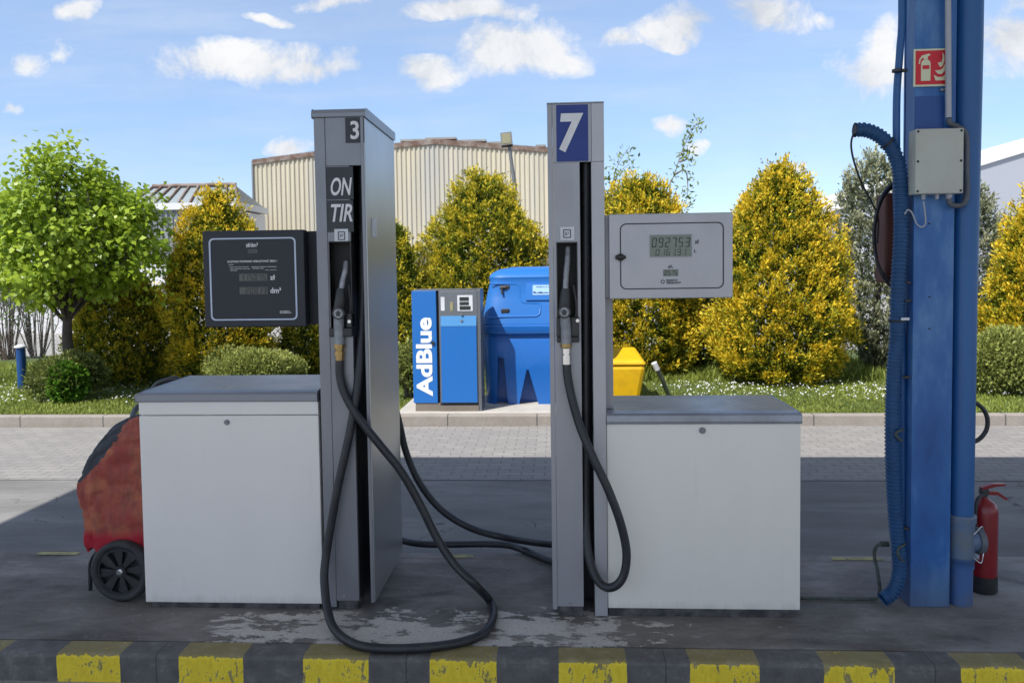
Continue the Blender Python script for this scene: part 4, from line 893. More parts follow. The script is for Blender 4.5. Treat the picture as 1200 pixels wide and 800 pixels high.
b = MB(); pts = spline([P(1112, 139, Yq), P(1114, 145, Yq), P(1122, 148.5, Yq + .01), P(1130, 154, Yq + .02), P(1133, 168, Yq + .03), P(1133, 200, Yq + .035), P(1133.5, 222, Yq + .02), P(1131, 236, Yq), P(1124, 241, Yq - .01), P(1114, 239, Yq - .01), P(1112, 232, Yq - .01)], 24)
b.tube(pts, [.0105 + .0018 * (i % 2) for i in range(len(pts))], 12); setp(b.build('flexible_conduit', 'flex_grey'), 'dark grey ribbed cable looping from the conduit round the junction box', 'cable')
b = MB(); b.tube(spline([P(1082, 236, YP - .04), P(1084, 250, YP - .04), P(1084.5, 262, YP - .035), P(1080, 266, YP - .03), P(1074, 262, YP - .03), P(1069, 250, YP - .03), P(1064, 246, YP - .03), P(1060, 251, YP - .02)], 8), .0035, 8)
setp(b.build('cable', 'conduit'), 'thin pale cable curling under the junction box', 'cable')
b = MB(); c = P(1102, 105.5, YP - .01); b.box(c.x, c.x + .03, YP - .016, YP - .001, c.z - .006, c.z + .006, bev=.004); setp(b.build('pipe_clip', 'worn_alu'), 'small metal clip holding the grey conduit just under the red sign', 'clip')

# ribbed blue hose
Yh = YP + .02
def ribbed():
    c = [P(1001.5, 152.5, Yh), P(1014, 152.5, Yh), P(1028, 158, Yh), P(1041, 169, Yh), P(1050, 185, Yh), P(1054.5, 205, Yh), P(1056, 240, Yh), P(1055, 290, Yh), P(1052, 340, Yh - .01), P(1050.5, 400, Yh), P(1047, 440, Yh), P(1045.5, 500, Yh - .01), P(1046.5, 560, Yh - .01), P(1049.5, 610, Yh - .01), P(1053.5, 650, Yh - .02), P(1053, 675, Yh - .03), P(1046, 693, Yh - .04), P(1033, 703, Yh - .05)]
    c[-1].z = max(c[-1].z, .034); p = spline(c, 40)
    # even spacing for the ribs
    L = [0]
    for i in range(1, len(p)): L.append(L[-1] + (p[i] - p[i - 1]).length)
    step = .0045; n = int(L[-1] / step); q = []; j = 0
    for k in range(n):
        s = k * step
        while j < len(L) - 2 and L[j + 1] < s: j += 1
        f = (s - L[j]) / max(1e-6, L[j + 1] - L[j]); q.append(p[j].lerp(p[j + 1], f))
    b = MB(); b.tube(q, [.0335 if (i % 4) in (0, 1) else .0285 for i in range(n)], 20, caps=False, smooth=False)
    # inner wall and dark open mouth
    b.tube(q[:12], .026, 20, mi=1, caps=True, smooth=True)
    o = thing('ribbed_hose', q[-1], 'ribbed blue hose down the left side of the pillar, its top end bent over', 'hose')
    b.build('hose', ['hose_blue', 'black'], o)
    for v, u in ((167, 1041), (375, 1051), (372, 1051)):
        if v == 372: continue
        k = min(range(len(q)), key=lambda i: abs(q[i].z - P(u, v, Yh).z) + abs(q[i].x - P(u, v, Yh).x))
        cl = MB(); cl.tube([q[k - 1], q[k], q[k + 1]], .0365, 20); cl.build('clamp', 'black', o)
ribbed()
b = MB(); b.tube(spline([P(1052, -220, Yh + .03), P(1057, 0, Yh + .03), P(1054.5, 60, Yh + .03), P(1051, 110, Yh + .03), P(1050.5, 170, Yh + .03), P(1051, 240, Yh + .05), P(1054, 300, Yh + .05), P(1057, 400, Yh + .05), P(1057.5, 500, Yh + .05), P(1058, 600, Yh + .05), P(1058, 660, Yh + .05)], 6), .0165, 14)
setp(b.build('cable_pipe', 'pipe_blue'), 'smooth thin blue pipe running up the left edge of the pillar to the roof', 'pipe')
b = MB(); c = P(1054, 83, Yh); b.tube([c + Vector((-.012, 0, -.006)), c + Vector((-.012, 0, .006))], .021, 14); b.box(c.x + .008, c.x + .035, c.y - .008, c.y + .01, c.z - .007, c.z + .007, bev=.003)
setp(b.build('pipe_clamp', 'black_plastic'), 'black clamp round the thin blue pipe near the top of the pillar', 'clamp')
for i, (u, v, w) in enumerate(((1060, 331, 'upper'), (1060, 352, 'second'), (1059, 441, 'third'), (1058, 617, 'lowest'))):
    b = MB(); c = P(u, v, YP + .03); b.box(c.x - .008, c.x + .018, c.y - .03, c.y + .0, c.z - .006, c.z + .006, bev=.003)
    setp(b.build('hose_bracket', 'black_plastic'), ['upper of two close black brackets at the pillar edge below the junction box', 'lower of two close black brackets at the pillar edge below the junction box', 'black bracket at the pillar edge level with the lawn', 'black bracket at the pillar edge just above the foot of the hose'][i], 'bracket', 'brackets on the pillar edge')
b = MB(); c = P(1061, 373.5, YP - .02); b.box(c.x - .022, c.x + .014, YP - .03, YP - .024, c.z - .006, c.z + .006); setp(b.build('tag_strip', 'sticker'), 'small white printed tag beside the ribbed blue hose', 'tag')
for i, (u, v) in enumerate(((1056, 508), (1058, 645))):
    b = MB(); p0 = P(u, v, YP - .03); s = .05 if i else .032
    b.tube(spline([p0 + Vector((.02, .02, s * .5)), p0 + Vector((0, 0, s * .5)), p0 + Vector((-.02, 0, .2 * s)), p0 + Vector((-.022, 0, -.3 * s)), p0 + Vector((-.004, 0, -.9 * s)), p0 + Vector((.006, 0, -s))], 6), .006, 8)
    setp(b.build('bent_hook', 'hose_green'), ['small bent hook on the pillar edge level with the far kerb', 'larger bent hook on the pillar edge beside the foot of the ribbed hose'][i], 'hook', 'bent hooks on the pillar')
# brown box and black coil behind the pillar
x0_, x1_ = P(1037.5, 280, 3.86).x, P(1075, 280, 3.86).x
b = MB(); b.box(x0_, x1_, 3.86, 3.98, P(1045, 331, 3.86).z, P(1045, 226, 3.86).z, bev=.01); setp(b.build('hose_reel_case', 'rust_brown'), 'reddish brown case mounted behind the blue pillar', 'case')
b = MB(); ctr = P(1051, 278, 3.84)
for k in range(4):
    rx, rz = (.105 + .006 * k, .245 + .006 * (k % 3)); pts = [ctr + Vector((rx * math.cos(a) * (1 if math.cos(a) < 0 else .8), -.01 * k + .004 * math.sin(3 * a + k), rz * math.sin(a) + .006 * k)) for a in [2 * math.pi * j / 40 for j in range(41)]]
    b.tube(pts, .0062, 8)
b.tube(spline([P(1003, 156, Yh), P(999, 160, Yh), P(997.5, 172, Yh), P(1001, 190, Yh + .02), P(1010, 215, Yh + .06), P(1021, 236, Yh + .12), P(1029, 256, Yh + .18), P(1028, 285, Yh + .19)], 8), .0048, 8)
setp(b.build('cable_coil', 'rubber'), 'black cable hanging from the bent hose end and coiled round the brown case', 'cable')
b = MB(); b.tube(spline([P(1132, 470, 3.85), P(1143, 472, 3.85), P(1152, 479, 3.85), P(1157, 490, 3.85), P(1156, 503, 3.85), P(1149, 513, 3.85), P(1140, 518, 3.85), P(1130, 520, 3.85)], 8), .0105, 10)
setp(b.build('hose_loop', 'rubber'), 'loop of black hose sticking out behind the blue downpipe above the extinguisher', 'hose')
b = MB(); hp = [P(936, 699, 3.74), G(945, 700.5, .008), G(985, 701, .008), G(1018, 701.5, .008), G(1028, 700, .012), P(1031, 692, 3.70), P(1028.5, 670, 3.70), P(1024.5, 650, 3.71), P(1027, 640, 3.71), P(1035, 636, 3.70)]
b.tube(spline(hp, 8), .0078, 10); b.tube([P(1032, 637, 3.70), P(1041, 637, 3.70)], .014, 8); setp(b.build('thin_pipe', 'hose_green'), 'thin grey green pipe on the concrete rising beside the foot of the ribbed blue hose', 'pipe')
# fire extinguisher
def ext():
    Y = 3.84; c = G(1150.5, 689, 0); c.y = Y; xc = P(1151.5, 680, Y).x; r = .0625
    t = thing('fire_extinguisher', (xc, Y, 0), 'red fire extinguisher with black foot standing behind the blue downpipe', 'fire extinguisher')
    zt = P(1152, 584, Y).z; zb = P(1152, 672, Y).z
    b = MB(); b.tube([(xc, Y, -.002), (xc, Y, .004), (xc, Y, zb)], [r - .004, r + .002, r + .002], 32); b.build('foot_ring', 'black_plastic', t)
    b = MB(); pr = [(zb + .001, r), (zt - .06, r), (zt - .035, r * .95), (zt - .015, r * .72), (zt, r * .35), (zt + .012, r * .25)]
    b.tube([(xc, Y, z) for z, _ in pr], [q for _, q in pr], 32); bd = b.build('cylinder', 'red_paint', t)
    b = MB(); b.tube([(xc, Y, zt + .012), (xc, Y, zt + .03)], .016, 14); b.box(xc - .02, xc + .02, Y - .014, Y + .014, zt + .02, zt + .05, bev=.005); b.build('valve', 'black_plastic', t)
    b = MB(); b.prism([(xc - .012, zt + .045), (xc + .05, zt + .062), (xc + .098, zt + .068), (xc + .096, zt + .076), (xc + .04, zt + .076), (xc - .02, zt + .058)], Y - .012, Y + .012)
    b.prism([(xc - .01, zt + .022), (xc + .06, zt + .02), (xc + .105, zt - .008), (xc + .108, zt + .002), (xc + .062, zt + .036), (xc - .01, zt + .04)], Y - .010, Y + .010); b.build('handle', 'red_paint', t)
    b = MB(); b.box(xc - .03, xc + .03, Y - r - .001, Y - r + .02, zb + .10, zb + .22); 
    seg = 8; vs = []; 
    b = MB()
    for i in range(seg + 1):
        a = R(-172 + i * 5); vs += [(xc + (r + .001) * math.cos(a) * 1.0 + .0, Y + (r + .001) * math.sin(a), zb + .09), (xc + (r + .001) * math.cos(a), Y + (r + .001) * math.sin(a), zb + .22)]
    b.add(vs, [(2 * i, 2 * i + 2, 2 * i + 3, 2 * i + 1) for i in range(seg)]); b.build('label', 'sticker', bd)
    b = MB(); b.tube(spline([(xc - .01, Y - .02, zt + .03), (xc - .06, Y - .05, zt + .0), (xc - .07, Y - .06, zt - .12), (xc - .055, Y - .07, zt - .25)], 6), .009, 8); b.build('hose', 'rubber', t)
ext()

# ================================================================== BEYOND THE ROAD
def adblue():
    Y = 8.62; x0, xm, x1 = P(483.5, 410, Y).x, P(512, 410, Y).x, P(560, 410, Y).x; zt = P(520, 340.5, Y).z; z0 = P(520, 472, Y).z; bz = .018
    t = thing('adblue_dispenser', ((x0 + x1) / 2, Y + .2, bz), 'bright blue metal dispenser lettered AdBlue, left of the big blue tank', 'dispenser')
    xs = P(515, 410, Y).x
    b = MB(); b.box(x0, xm, Y, Y + .38, z0, zt, bev=.004); sd = b.build('side_door', 'adblue', t)
    text_mb('AdBlue', P(487.5, 410, Y).x, P(506.5, 410, Y).x, P(497, 464, Y).z, P(497, 372, Y).z, Y - .0005, .035, rot=90, thick=.003).build('lettering', 'white_letter', sd)
    b = MB(); b.disc((P(507.5, 402, Y).x, P(507.5, 402, Y).z), .022, Y - .012, Y + .001, 16); b.build('lock', 'black_plastic', sd)
    b = MB(); b.box(xm + .001, xs, Y + .03, Y + .36, z0, zt - .01); b.build('gap_panel', 'black', t)
    zc = P(538, 370, Y).z; zd = P(538, 382, Y).z
    b = MB(); b.box(xs + .001, x1, Y + .002, Y + .38, z0, zt - .004, bev=.004); fr = b.build('body', 'steel_grey', t)
    b = MB(); b.box(xs + .02, x1 - .012, Y - .012, Y + .001, z0 + .005, zd, bev=.003); b.build('front_panel', 'adblue', t)
    b = MB(); vs = [(xs + .02, Y - .014, zd + .001), (x1 - .012, Y - .014, zd + .001), (x1 - .012, Y + .001, zc), (xs + .02, Y + .001, zc)]; b.add(vs, [(0, 1, 2, 3)]); b.add([vs[0], vs[3], (xs + .02, Y + .001, zd + .001)], [(0, 1, 2)]); b.add([vs[1], vs[2], (x1 - .012, Y + .001, zd + .001)], [(0, 2, 1)]); b.build('sloped_panel', 'adblue_pale', t)
    b = MB(); b.box(P(536, 355, Y).x, P(554, 355, Y).x, Y - .004, Y + .0015, P(545, 364.5, Y).z, P(545, 346, Y).z, bev=.004); dsp = b.build('display_frame', 'sticker', fr)
    for v0, v1 in ((348, 352.5), (353.5, 357.5), (358.5, 363)):
        b = MB(); b.box(P(538.5, 355, Y).x, P(549.5 if v0 < 358 else 551.5, 355, Y).x, Y - .006, Y - .0041, P(545, v1, Y).z, P(545, v0, Y).z); b.build('lcd_panel', 'lcd_ink', dsp)
    b = MB(); b.box(P(516.5, 355, Y).x, P(521, 355, Y).x, Y - .001, Y + .0018, P(518, 364, Y).z, P(518, 348, Y).z); b.build('notice', 'sticker', fr)
    b = MB()
    for k in range(5): b.box(P(527.5, 355, Y).x, P(530.5, 355, Y).x, Y - .002, Y + .0018, P(528, 355.5 + k * 2.2, Y).z, P(528, 354 + k * 2.2, Y).z)
    b.build('keypad', 'faded_yellow', fr)
    for v in (368, 375.5):
        b = MB(); b.disc((P(541, v, Y).x, P(541, v, Y).z), .014, Y - .018, Y - .002, 14); b.build('lock', 'worn_alu', fr)
    b = MB(); b.box(x1 + .001, x1 + .035, Y + .004, Y + .38, bz - .005, zt, bev=.003); b.build('corner_post', 'steel_grey', t)
    b = MB(); b.box(x0 + .02, xs, Y + .01, Y + .36, bz - .004, z0 - .001); b.box(xs + .001, x1, Y - .004, Y + .36, bz - .004, z0 - .03); b.build('base', 'masonry', t)
    b = MB(); b.box(xs + .002, x1 - .001, Y + .006, Y + .36, z0 - .0295, z0 - .001)
    b.build('vent_strip', 'black', t)
    b = MB(); b.box(x0 + .02, x1 + .034, Y + .01, Y + .37, zt + .0005, zt + .014); b.build('top_cover', 'steel_grey', t)
adblue()

def tank():
    Y = 9.05; bz = .018
    def X(u, v=400): return P(u, v, Y).x
    def Z(v, u=600): return P(u, v, Y).z
    xr = X(705)
    t = thing('storage_tank', ((X(563) + xr) / 2, Y + .6, bz), 'big rounded blue plastic tank with hinged lid on the concrete base behind the pumps', 'tank')
    def loft(prof, name, mat, cut=None):
        # prof: (z, x left, x right, y front)
        b = MB(); N = 64; vs = []
        for z, xl, xr_, yf in prof:
            cx, hw = (xl + xr_) / 2, (xr_ - xl) / 2; yb = Y + 1.15 - (yf - Y); cy, hd = (yf + yb) / 2, (yb - yf) / 2
            for k in range(N):
                a = 2 * math.pi * (k + .5) / N; e = 2 / 7.
                vs.append((cx + hw * math.copysign(abs(math.cos(a)) ** e, math.cos(a)), cy + hd * math.copysign(abs(math.sin(a)) ** e, math.sin(a)), z))
        n = len(prof); fs = [(i * N + k, i * N + (k + 1) % N, (i + 1) * N + (k + 1) % N, (i + 1) * N + k) for i in range(n - 1) for k in range(N)]
        b.add(vs, fs, 0, False); b.f += [tuple(range(N - 1, -1, -1)), tuple(range((n - 1) * N, n * N))]; b.mi += [0, 0]; b.sm += [False, False]
        o = b.build(name, mat, t)
        if cut:
            c = bpy.data.objects.new('cut', cut); COL.objects.link(c); c.location = -Vector(WL[t.name]); c.parent = t
            m = o.modifiers.new('b', 'BOOLEAN'); m.object = c; m.operation = 'DIFFERENCE'; m.solver = 'EXACT'
            dg = bpy.context.evaluated_depsgraph_get(); me = bpy.data.meshes.new_from_object(o.evaluated_get(dg)); o.modifiers.clear(); o.data = me; bpy.data.objects.remove(c)
            if len(me.materials) == 0: me.materials.append(M[mat])
        for p_ in o.data.polygons: p_.use_smooth = True
        try: o.data.set_sharp_from_angle(angle=R(35))
        except Exception: pass
        return o
    c = MB()
    def pr(pts, d, y0=-.2): c.prism([(X(u, v), Z(v, u)) for u, v in pts], Y + y0, Y + d)
    pr([(582, 480), (596, 480), (590.5, 420), (583.5, 418)], .16)
    pr([(607, 480), (633, 480), (619.5, 433), (617, 433)], .20)
    pr([(647, 480), (673, 480), (659.5, 433), (657, 433)], .20)
    pr([(688, 480), (700, 480), (697, 420), (690, 418)], .16)
    cb = MB(); cb = c; me = bpy.data.meshes.new('cut'); me.from_pydata([tuple(v) for v in c.v], [], c.f)
    bm = bmesh.new(); bm.from_mesh(me); bmesh.ops.recalc_face_normals(bm, faces=bm.faces); bm.to_mesh(me); bm.free()
    loft([(bz, X(567), xr - .02, Y + .01), (Z(440), X(565.5), xr - .01, Y + .0), (Z(402), X(564), xr, Y - .01), (Z(396), X(564), xr, Y + .02), (Z(391), X(564.5), xr, Y + .035)], 'body', 'tank_blue', me)
    loft([(Z(391) + .001, X(563.5), xr + .01, Y - .02), (Z(388), X(563), xr + .01, Y - .03), (Z(382), X(563.5), xr + .01, Y - .03), (Z(380), X(565), xr, Y - .01)], 'rim', 'tank_blue')
    ld = loft([(Z(380) + .001, X(563), xr + .01, Y - .015), (Z(374), X(563.5), xr + .005, Y + .0), (Z(350), X(568), xr - .04, Y + .07), (Z(330), X(572.5), xr - .08, Y + .13), (Z(325), X(571.5), xr - .07, Y + .12), (Z(320.5), X(574), xr - .10, Y + .15), (Z(315.5), X(583), xr - .2, Y + .24), (Z(312.5), X(600), xr - .35, Y + .38)], 'lid', 'tank_lid')
    def lidY(v): return Y + .13 - (v - 330) * .13 / 44
    for u, v in ((591.5, 337), (592, 364.5)):
        b = MB(); y = lidY(v); b.box(X(u - 5, v), X(u + 5, v), y - .012, y + .06, Z(v + 2.6, u), Z(v - 2.6, u), bev=.01); h = b.build('latch', 'black_plastic', t)
    b = MB(); b.tube([(X(588), lidY(337) - .03, Z(337)), (X(588) + .01, lidY(342) - .035, Z(345))], .012, 8); b.tube([(X(588) - .02, lidY(337) - .015, Z(337)), (X(588) + .05, lidY(337) - .02, Z(337))], .018, 8); b.build('latch_handle', 'black_plastic', t)
    def plate(u0, u1, v0, v1, mat, name, d=.012, par=None, r=.02):
        b = MB(); y0, y1 = lidY(v0), lidY(v1); w = [(X(u0, v1), y1, Z(v1)), (X(u1, v1), y1, Z(v1)), (X(u1, v0), y0, Z(v0)), (X(u0, v0), y0, Z(v0))]
        f = [(x, y - d, z) for x, y, z in w]; bk = [(x, y + .03, z) for x, y, z in w]
        b.add(f + bk, [(0, 1, 2, 3), (0, 4, 5, 1), (1, 5, 6, 2), (2, 6, 7, 3), (3, 7, 4, 0)]); return b.build(name, mat, par or ld)
    plate(616, 665, 332, 352, 'tank_lid', 'raised_panel', .02)
    s = plate(624, 644.5, 334.5, 346, 'sticker_blue', 'sticker', .0235)
    y = (lidY(334.5) + lidY(346)) / 2
    b = text_mb('TITAN', X(629), X(643.5), Z(339.2), Z(336.2), lidY(337) - .024, .02, thick=.001); b.build('lettering', 'plate_blue', s); text_mb('BlueMaster', X(625.5), X(643.8), Z(345.5), Z(341.8), lidY(343) - .027, .02, thick=.001).build('lettering', 'plate_blue', s)
    b = MB(); pts = [(X(574, 334), lidY(332), Z(332.5)), (X(605), lidY(332), Z(332.5)), (X(609), lidY(335), Z(336)), (X(610), lidY(350), Z(352)), (X(614), lidY(354), Z(355)), (X(632), lidY(355), Z(356)), (X(634), lidY(358), Z(359)), (X(633), lidY(368), Z(368)), (X(629), lidY(371), Z(371)), (X(569), lidY(371), Z(371.5))]
    b.tube(pts, .011, 8); b.build('moulded_edge', 'tank_lid', ld)
M['sticker_blue'] = paint('sticker_blue', rgb(150, 185, 222), .4, 0, .1, 6)
tank()

def bin_():
    Y = 9.25; xl, xr = P(699, 440, Y).x, P(757.5, 440, Y).x; zt = P(740, 414, Y).z
    t = thing('grit_bin', ((xl + xr) / 2, Y + .3, 0), 'yellow plastic grit bin with sloping lid on the grass beside the silver pump post', 'bin')
    b = MB(); s = .05; zr = P(740, 428, Y).z
    v = [(xl + s, Y + s, -.01), (xr - s * 1.6, Y + s, -.01), (xr - s * 1.6, Y + .55, -.01), (xl + s, Y + .55, -.01), (xl, Y, zr), (xr, Y, zr), (xr, Y + .6, zr), (xl, Y + .6, zr)]
    b.add(v, [(0, 3, 2, 1), (0, 1, 5, 4), (1, 2, 6, 5), (2, 3, 7, 6), (3, 0, 4, 7), (4, 5, 6, 7)]); b.build('tub', 'yellow_bin', t, .05)
    b = MB(); z2 = zr + .002; v = [(xl - .01, Y - .015, z2), (xr + .01, Y - .015, z2), (xr + .01, Y + .61, z2), (xl - .01, Y + .61, z2), (xl + .03, Y + .02, z2 + .055), (xr - .03, Y + .02, z2 + .055), (xr - .08, Y + .45, zt + .03), (xl + .08, Y + .45, zt + .03), (xl + .08, Y + .57, zt), (xr - .08, Y + .57, zt)]
    b.add(v, [(0, 3, 2, 1), (0, 1, 5, 4), (4, 5, 6, 7), (7, 6, 9, 8), (2, 3, 8, 9), (1, 2, 9, 6, 5), (3, 0, 4, 7, 8)]); b.build('lid', 'yellow_bin', t, .03)
bin_()
b = MB(); b.tube([G(784, 465, -.02), P(777, 446, 9.55), P(770, 432, 9.5)], .028, 12); o = thing('tilted_post', G(784, 465, 0), 'short leaning metal pipe with a pale end, in the grass right of the yellow bin', 'post'); b.build('pipe', 'rust_grey' if 'rust_grey' in M else 'galv', o)
b = MB(); b.tube([P(770.3, 433, 9.49), P(766.5, 425, 9.47)], .036, 12); b.build('end_cap', 'white_metal', o)
def bollard():
    c = G(27, 455.5, 0); zt = P(25, 406, c.y).z
    t = thing('bollard', c, 'short blue tube bollard with a white cap in the grass left of the leafy tree', 'bollard')
    b = MB(); b.tube([(c.x, c.y, -.02), (c.x - .01, c.y, zt)], .062, 20); b.build('post', 'bollard_blue', t)
    b = MB(); x = c.x - .01; b.tube([(x, c.y, zt - .012), (x, c.y, zt + .006), (x, c.y, zt + .022), (x, c.y, zt + .032)], [.082, .084, .05, .012], 20); b.build('cap', 'white_metal', t)
bollard()
def lamp():
    Y = 15.0; t0 = P(603, 440, Y); t = thing('flood_light', (t0.x, Y, 0), 'small square floodlight on a thin leaning pole above the golden tree', 'street lamp')
    b = MB(); b.tube([(t0.x + .12, Y, -.06), P(603, 215, Y), P(600, 195, Y), P(597, 172, Y)], [.05, .04, .035, .035], 10); b.build('pole', 'galv', t)
    c = P(593.5, 163.5, Y); b = MB(); M3 = Matrix.Rotation(R(-6), 3, 'Y') @ Matrix.Rotation(R(-28), 3, 'X')
    def rb(b, x0, x1, y0, y1, z0, z1):
        v = [c + M3 @ Vector((x, y, z)) for z in (z0, z1) for y in (y0, y1) for x in (x0, x1)]; b.add(v, [(0, 2, 3, 1), (4, 5, 7, 6), (0, 1, 5, 4), (2, 6, 7, 3), (0, 4, 6, 2), (1, 3, 7, 5)])
    rb(b, -.11, .11, -.03, .05, -.15, .15); b.build('housing', 'black_plastic', t)
    b = MB(); rb(b, -.085, .085, -.036, -.0305, -.12, .12); b.build('glass', 'lamp_glass', t)
lamp()

# chain link fence
def fence():
    Yf_ = 13.6; x0, x1 = -16, 11; h = 1.35
    t = thing('chain_link_fence', ((x0 + x1) / 2, Yf_, -.02), 'wire mesh fence on thin posts running behind the golden conifers', 'fence')
    b = MB(); s = .075; w = .0022; n = int((x1 - x0 + h) / s)
    for k in range(n):
        for d in (1, -1):
            xs_ = x0 - (h if d > 0 else 0) + k * s; xa_, za = xs_, 0.
            if d > 0: p0, p1 = (xs_, 0), (xs_ + h, h)
            else: p0, p1 = (xs_ , h), (xs_ + h, 0)
            y = Yf_ + .004 * d; b.add([(p0[0] - w, y, p0[1]), (p0[0] + w, y, p0[1]), (p1[0] + w, y, p1[1]), (p1[0] - w, y, p1[1])], [(0, 1, 2, 3)])
    b.build('mesh', 'galv', t)
    x = x0
    while x < x1 + .1:
        b = MB(); b.tube([(x, Yf_ + .03, -.05), (x, Yf_ + .03, h + .06)], .026, 8); b.build('post', 'concrete_post', t); x += 2.25
    b = MB(); b.tube([(x0, Yf_, h), (x1, Yf_, h)], .005, 6); b.tube([(x0, Yf_, h * .5), (x1, Yf_, h * .5)], .003, 6); b.build('top_wire', 'galv', t)
fence()

# ------------------------------------------------------------------ buildings
def corrugated(name, mat, pts, Y, par, pitch=.28, amp=.05):
    """pts: roof outline [(x,z)...] left to right, with a level bottom z"""
    b = MB(); (xs_, top, bot) = pts; n = int((xs_[-1] - xs_[0]) / pitch); rows = []
    for k in range(n + 1):
        for q, (f, a) in enumerate(((0, 0), (.35, 0), (.5, 1), (.85, 1))):
            x = xs_[0] + (k + f) * pitch
            if x > xs_[-1]: break
            rows.append((x, Y - amp * a, float(np.interp(x, xs_, top))))
    m = len(rows); v = [(x, y, bot) for x, y, _ in rows] + [(x, y, z) for x, y, z in rows]
    b.add(v, [(i, i + 1, m + i + 1, m + i) for i in range(m - 1)]); return b.build(name, mat, par)
def warehouse():
    Y = 34.0; X = lambda u, v=200: P(u, v, Y).x; Z = lambda v, u: P(u, v, Y).z
    xs_ = [X(297), X(372), X(510), X(700)]; top = [Z(190, 297), Z(180, 372), Z(166, 510), Z(180, 700)]; bot = Z(298, 480)
    t = thing('warehouse', ((xs_[0] + xs_[-1]) / 2, Y + 6, -.06), 'tall cream corrugated metal warehouse with rusty roof edge, behind the pumps', 'warehouse')
    corrugated('wall', 'cream_sheet', (xs_, top, bot), Y, t, .21, .05)
    b = MB(); b.box(xs_[0] + .1, xs_[-1] - .1, Y + .05, Y + 12, -.1, bot - .02); b.build('base_wall', 'masonry', t)
    # body behind the sheets
    b = MB(); n = 4; v = [(x, Y + .06, z - .05) for x, z in zip(xs_, top)] + [(x, Y + 12, z - .05) for x, z in zip(xs_, top)] + [(x, Y + .06, bot) for x in (xs_[0], xs_[-1])] + [(x, Y + 12, bot) for x in (xs_[0], xs_[-1])]
    b.add(v, [(0, 1, 5, 4), (1, 2, 6, 5), (2, 3, 7, 6), (8, 0, 4, 10), (3, 9, 11, 7), (4, 5, 6, 7, 11, 10)]); b.build('side_wall', 'grey_sheet', t)
    b = MB()
    for i in range(3):
        a, c = Vector((xs_[i], 0, top[i])), Vector((xs_[i + 1], 0, top[i + 1]))
        v = [(a.x, Y - .1, a.z - .12), (c.x, Y - .1, c.z - .12), (c.x, Y - .1, c.z + .10), (a.x, Y - .1, a.z + .10), (a.x, Y + 12, a.z - .12), (c.x, Y + 12, c.z - .12), (c.x, Y + 12, c.z + .10), (a.x, Y + 12, a.z + .10)]
        b.add(v, [(0, 1, 2, 3), (3, 2, 6, 7), (0, 4, 5, 1), (5, 4, 7, 6), (0, 3, 7, 4), (1, 5, 6, 2)])
    b.build('roof_edge', 'roof_rust', t)
    b = MB()
    a, c = Vector((X(466), 0, Z(168, 466))), Vector((X(600), 0, Z(171.5, 600)))
    for u0, u1 in ((470, 498), (499, 535), (536, 570), (571, 598), (628, 640)):
        z = float(np.interp(X((u0 + u1) / 2), xs_, top)); b.box(X(u0), X(u1), Y - .05, Y + 1.5, z + .11, z + .2)
    b.build('ridge_cap', 'roof_grey', t)
    b = MB(); b.box(xs_[0] - .06, xs_[0] - .001, Y - .08, Y + 1, bot - .4, top[0] + .05); b.build('corner_trim', 'grey_sheet', t)
warehouse()
def greyhall():
    Y = 30.0; X = lambda u, v=250: P(u, v, Y).x; Z = lambda v, u=220: P(u, v, Y).z
    t = thing('workshop', (X(190), Y + 5, -.06), 'low grey ribbed metal workshop with glazed roof lantern and blue door beyond the trees', 'building')
    xs_ = [X(60), X(278)]; top = [Z(241), Z(246)]; bot = Z(306)
    corrugated('wall', 'grey_sheet', (xs_, top, bot), Y, t, .22, .05)
    b = MB(); b.box(xs_[0], X(198), Y + .02, Y + 3, -.1, bot - .01); b.box(X(222), xs_[1], Y + .02, Y + 3, -.1, bot - .01); b.box(X(198) + .001, X(222) - .001, Y + .02, Y + 3, Z(311), bot - .01); b.box(xs_[0], xs_[1] - .01, Y + .06, Y + 3, bot, min(top) - .05); b.build('base_wall', 'white_wall', t)
    b = MB(); b.box(X(198) + .001, X(222) - .001, Y + .15, Y + .3, -.1, Z(311) - .01); b.build('door', 'door_blue', t)
    b = MB(); b.box(xs_[0] - .1, xs_[1] + .1, Y - .15, Y + 3.1, top[1] + .01, Z(238)); b.build('roof', 'white_wall', t)
    # lantern: sloped glazing with rusty ribs
    zl, zh = Z(238) + .01, Z(218.5); yb = Y + .95; b = MB()
    A = [X(147), X(277)]; B_ = [X(166), X(266)]
    zb2 = P(220, 219, yb).z
    v = [(A[0], Y + .3, zl), (A[1], Y + .3, zl), (B_[1] , yb, zb2), (B_[0], yb, zb2 + .0), (A[0], Y + 3, zl), (A[1], Y + 3, zl)]
    b.add(v, [(0, 1, 2, 3), (0, 3, 4), (1, 5, 2), (3, 2, 5, 4)]); lt = b.build('roof_lantern', 'clerestory', t)
    b = MB(); n = 9
    for k in range(n + 1):
        f = k / n; p0 = Vector(v[0]).lerp(Vector(v[1]), f); p1 = Vector(v[3]).lerp(Vector(v[2]), f); b.tube([p0 + Vector((0, -.04, 0)), p1 + Vector((0, -.04, .02))], .05, 6)
    b.tube([Vector(v[3]) + Vector((0, 0, .05)), Vector(v[2]) + Vector((0, 0, .05))], .09, 6); b.build('glazing_bar', 'roof_rust', lt)
greyhall()
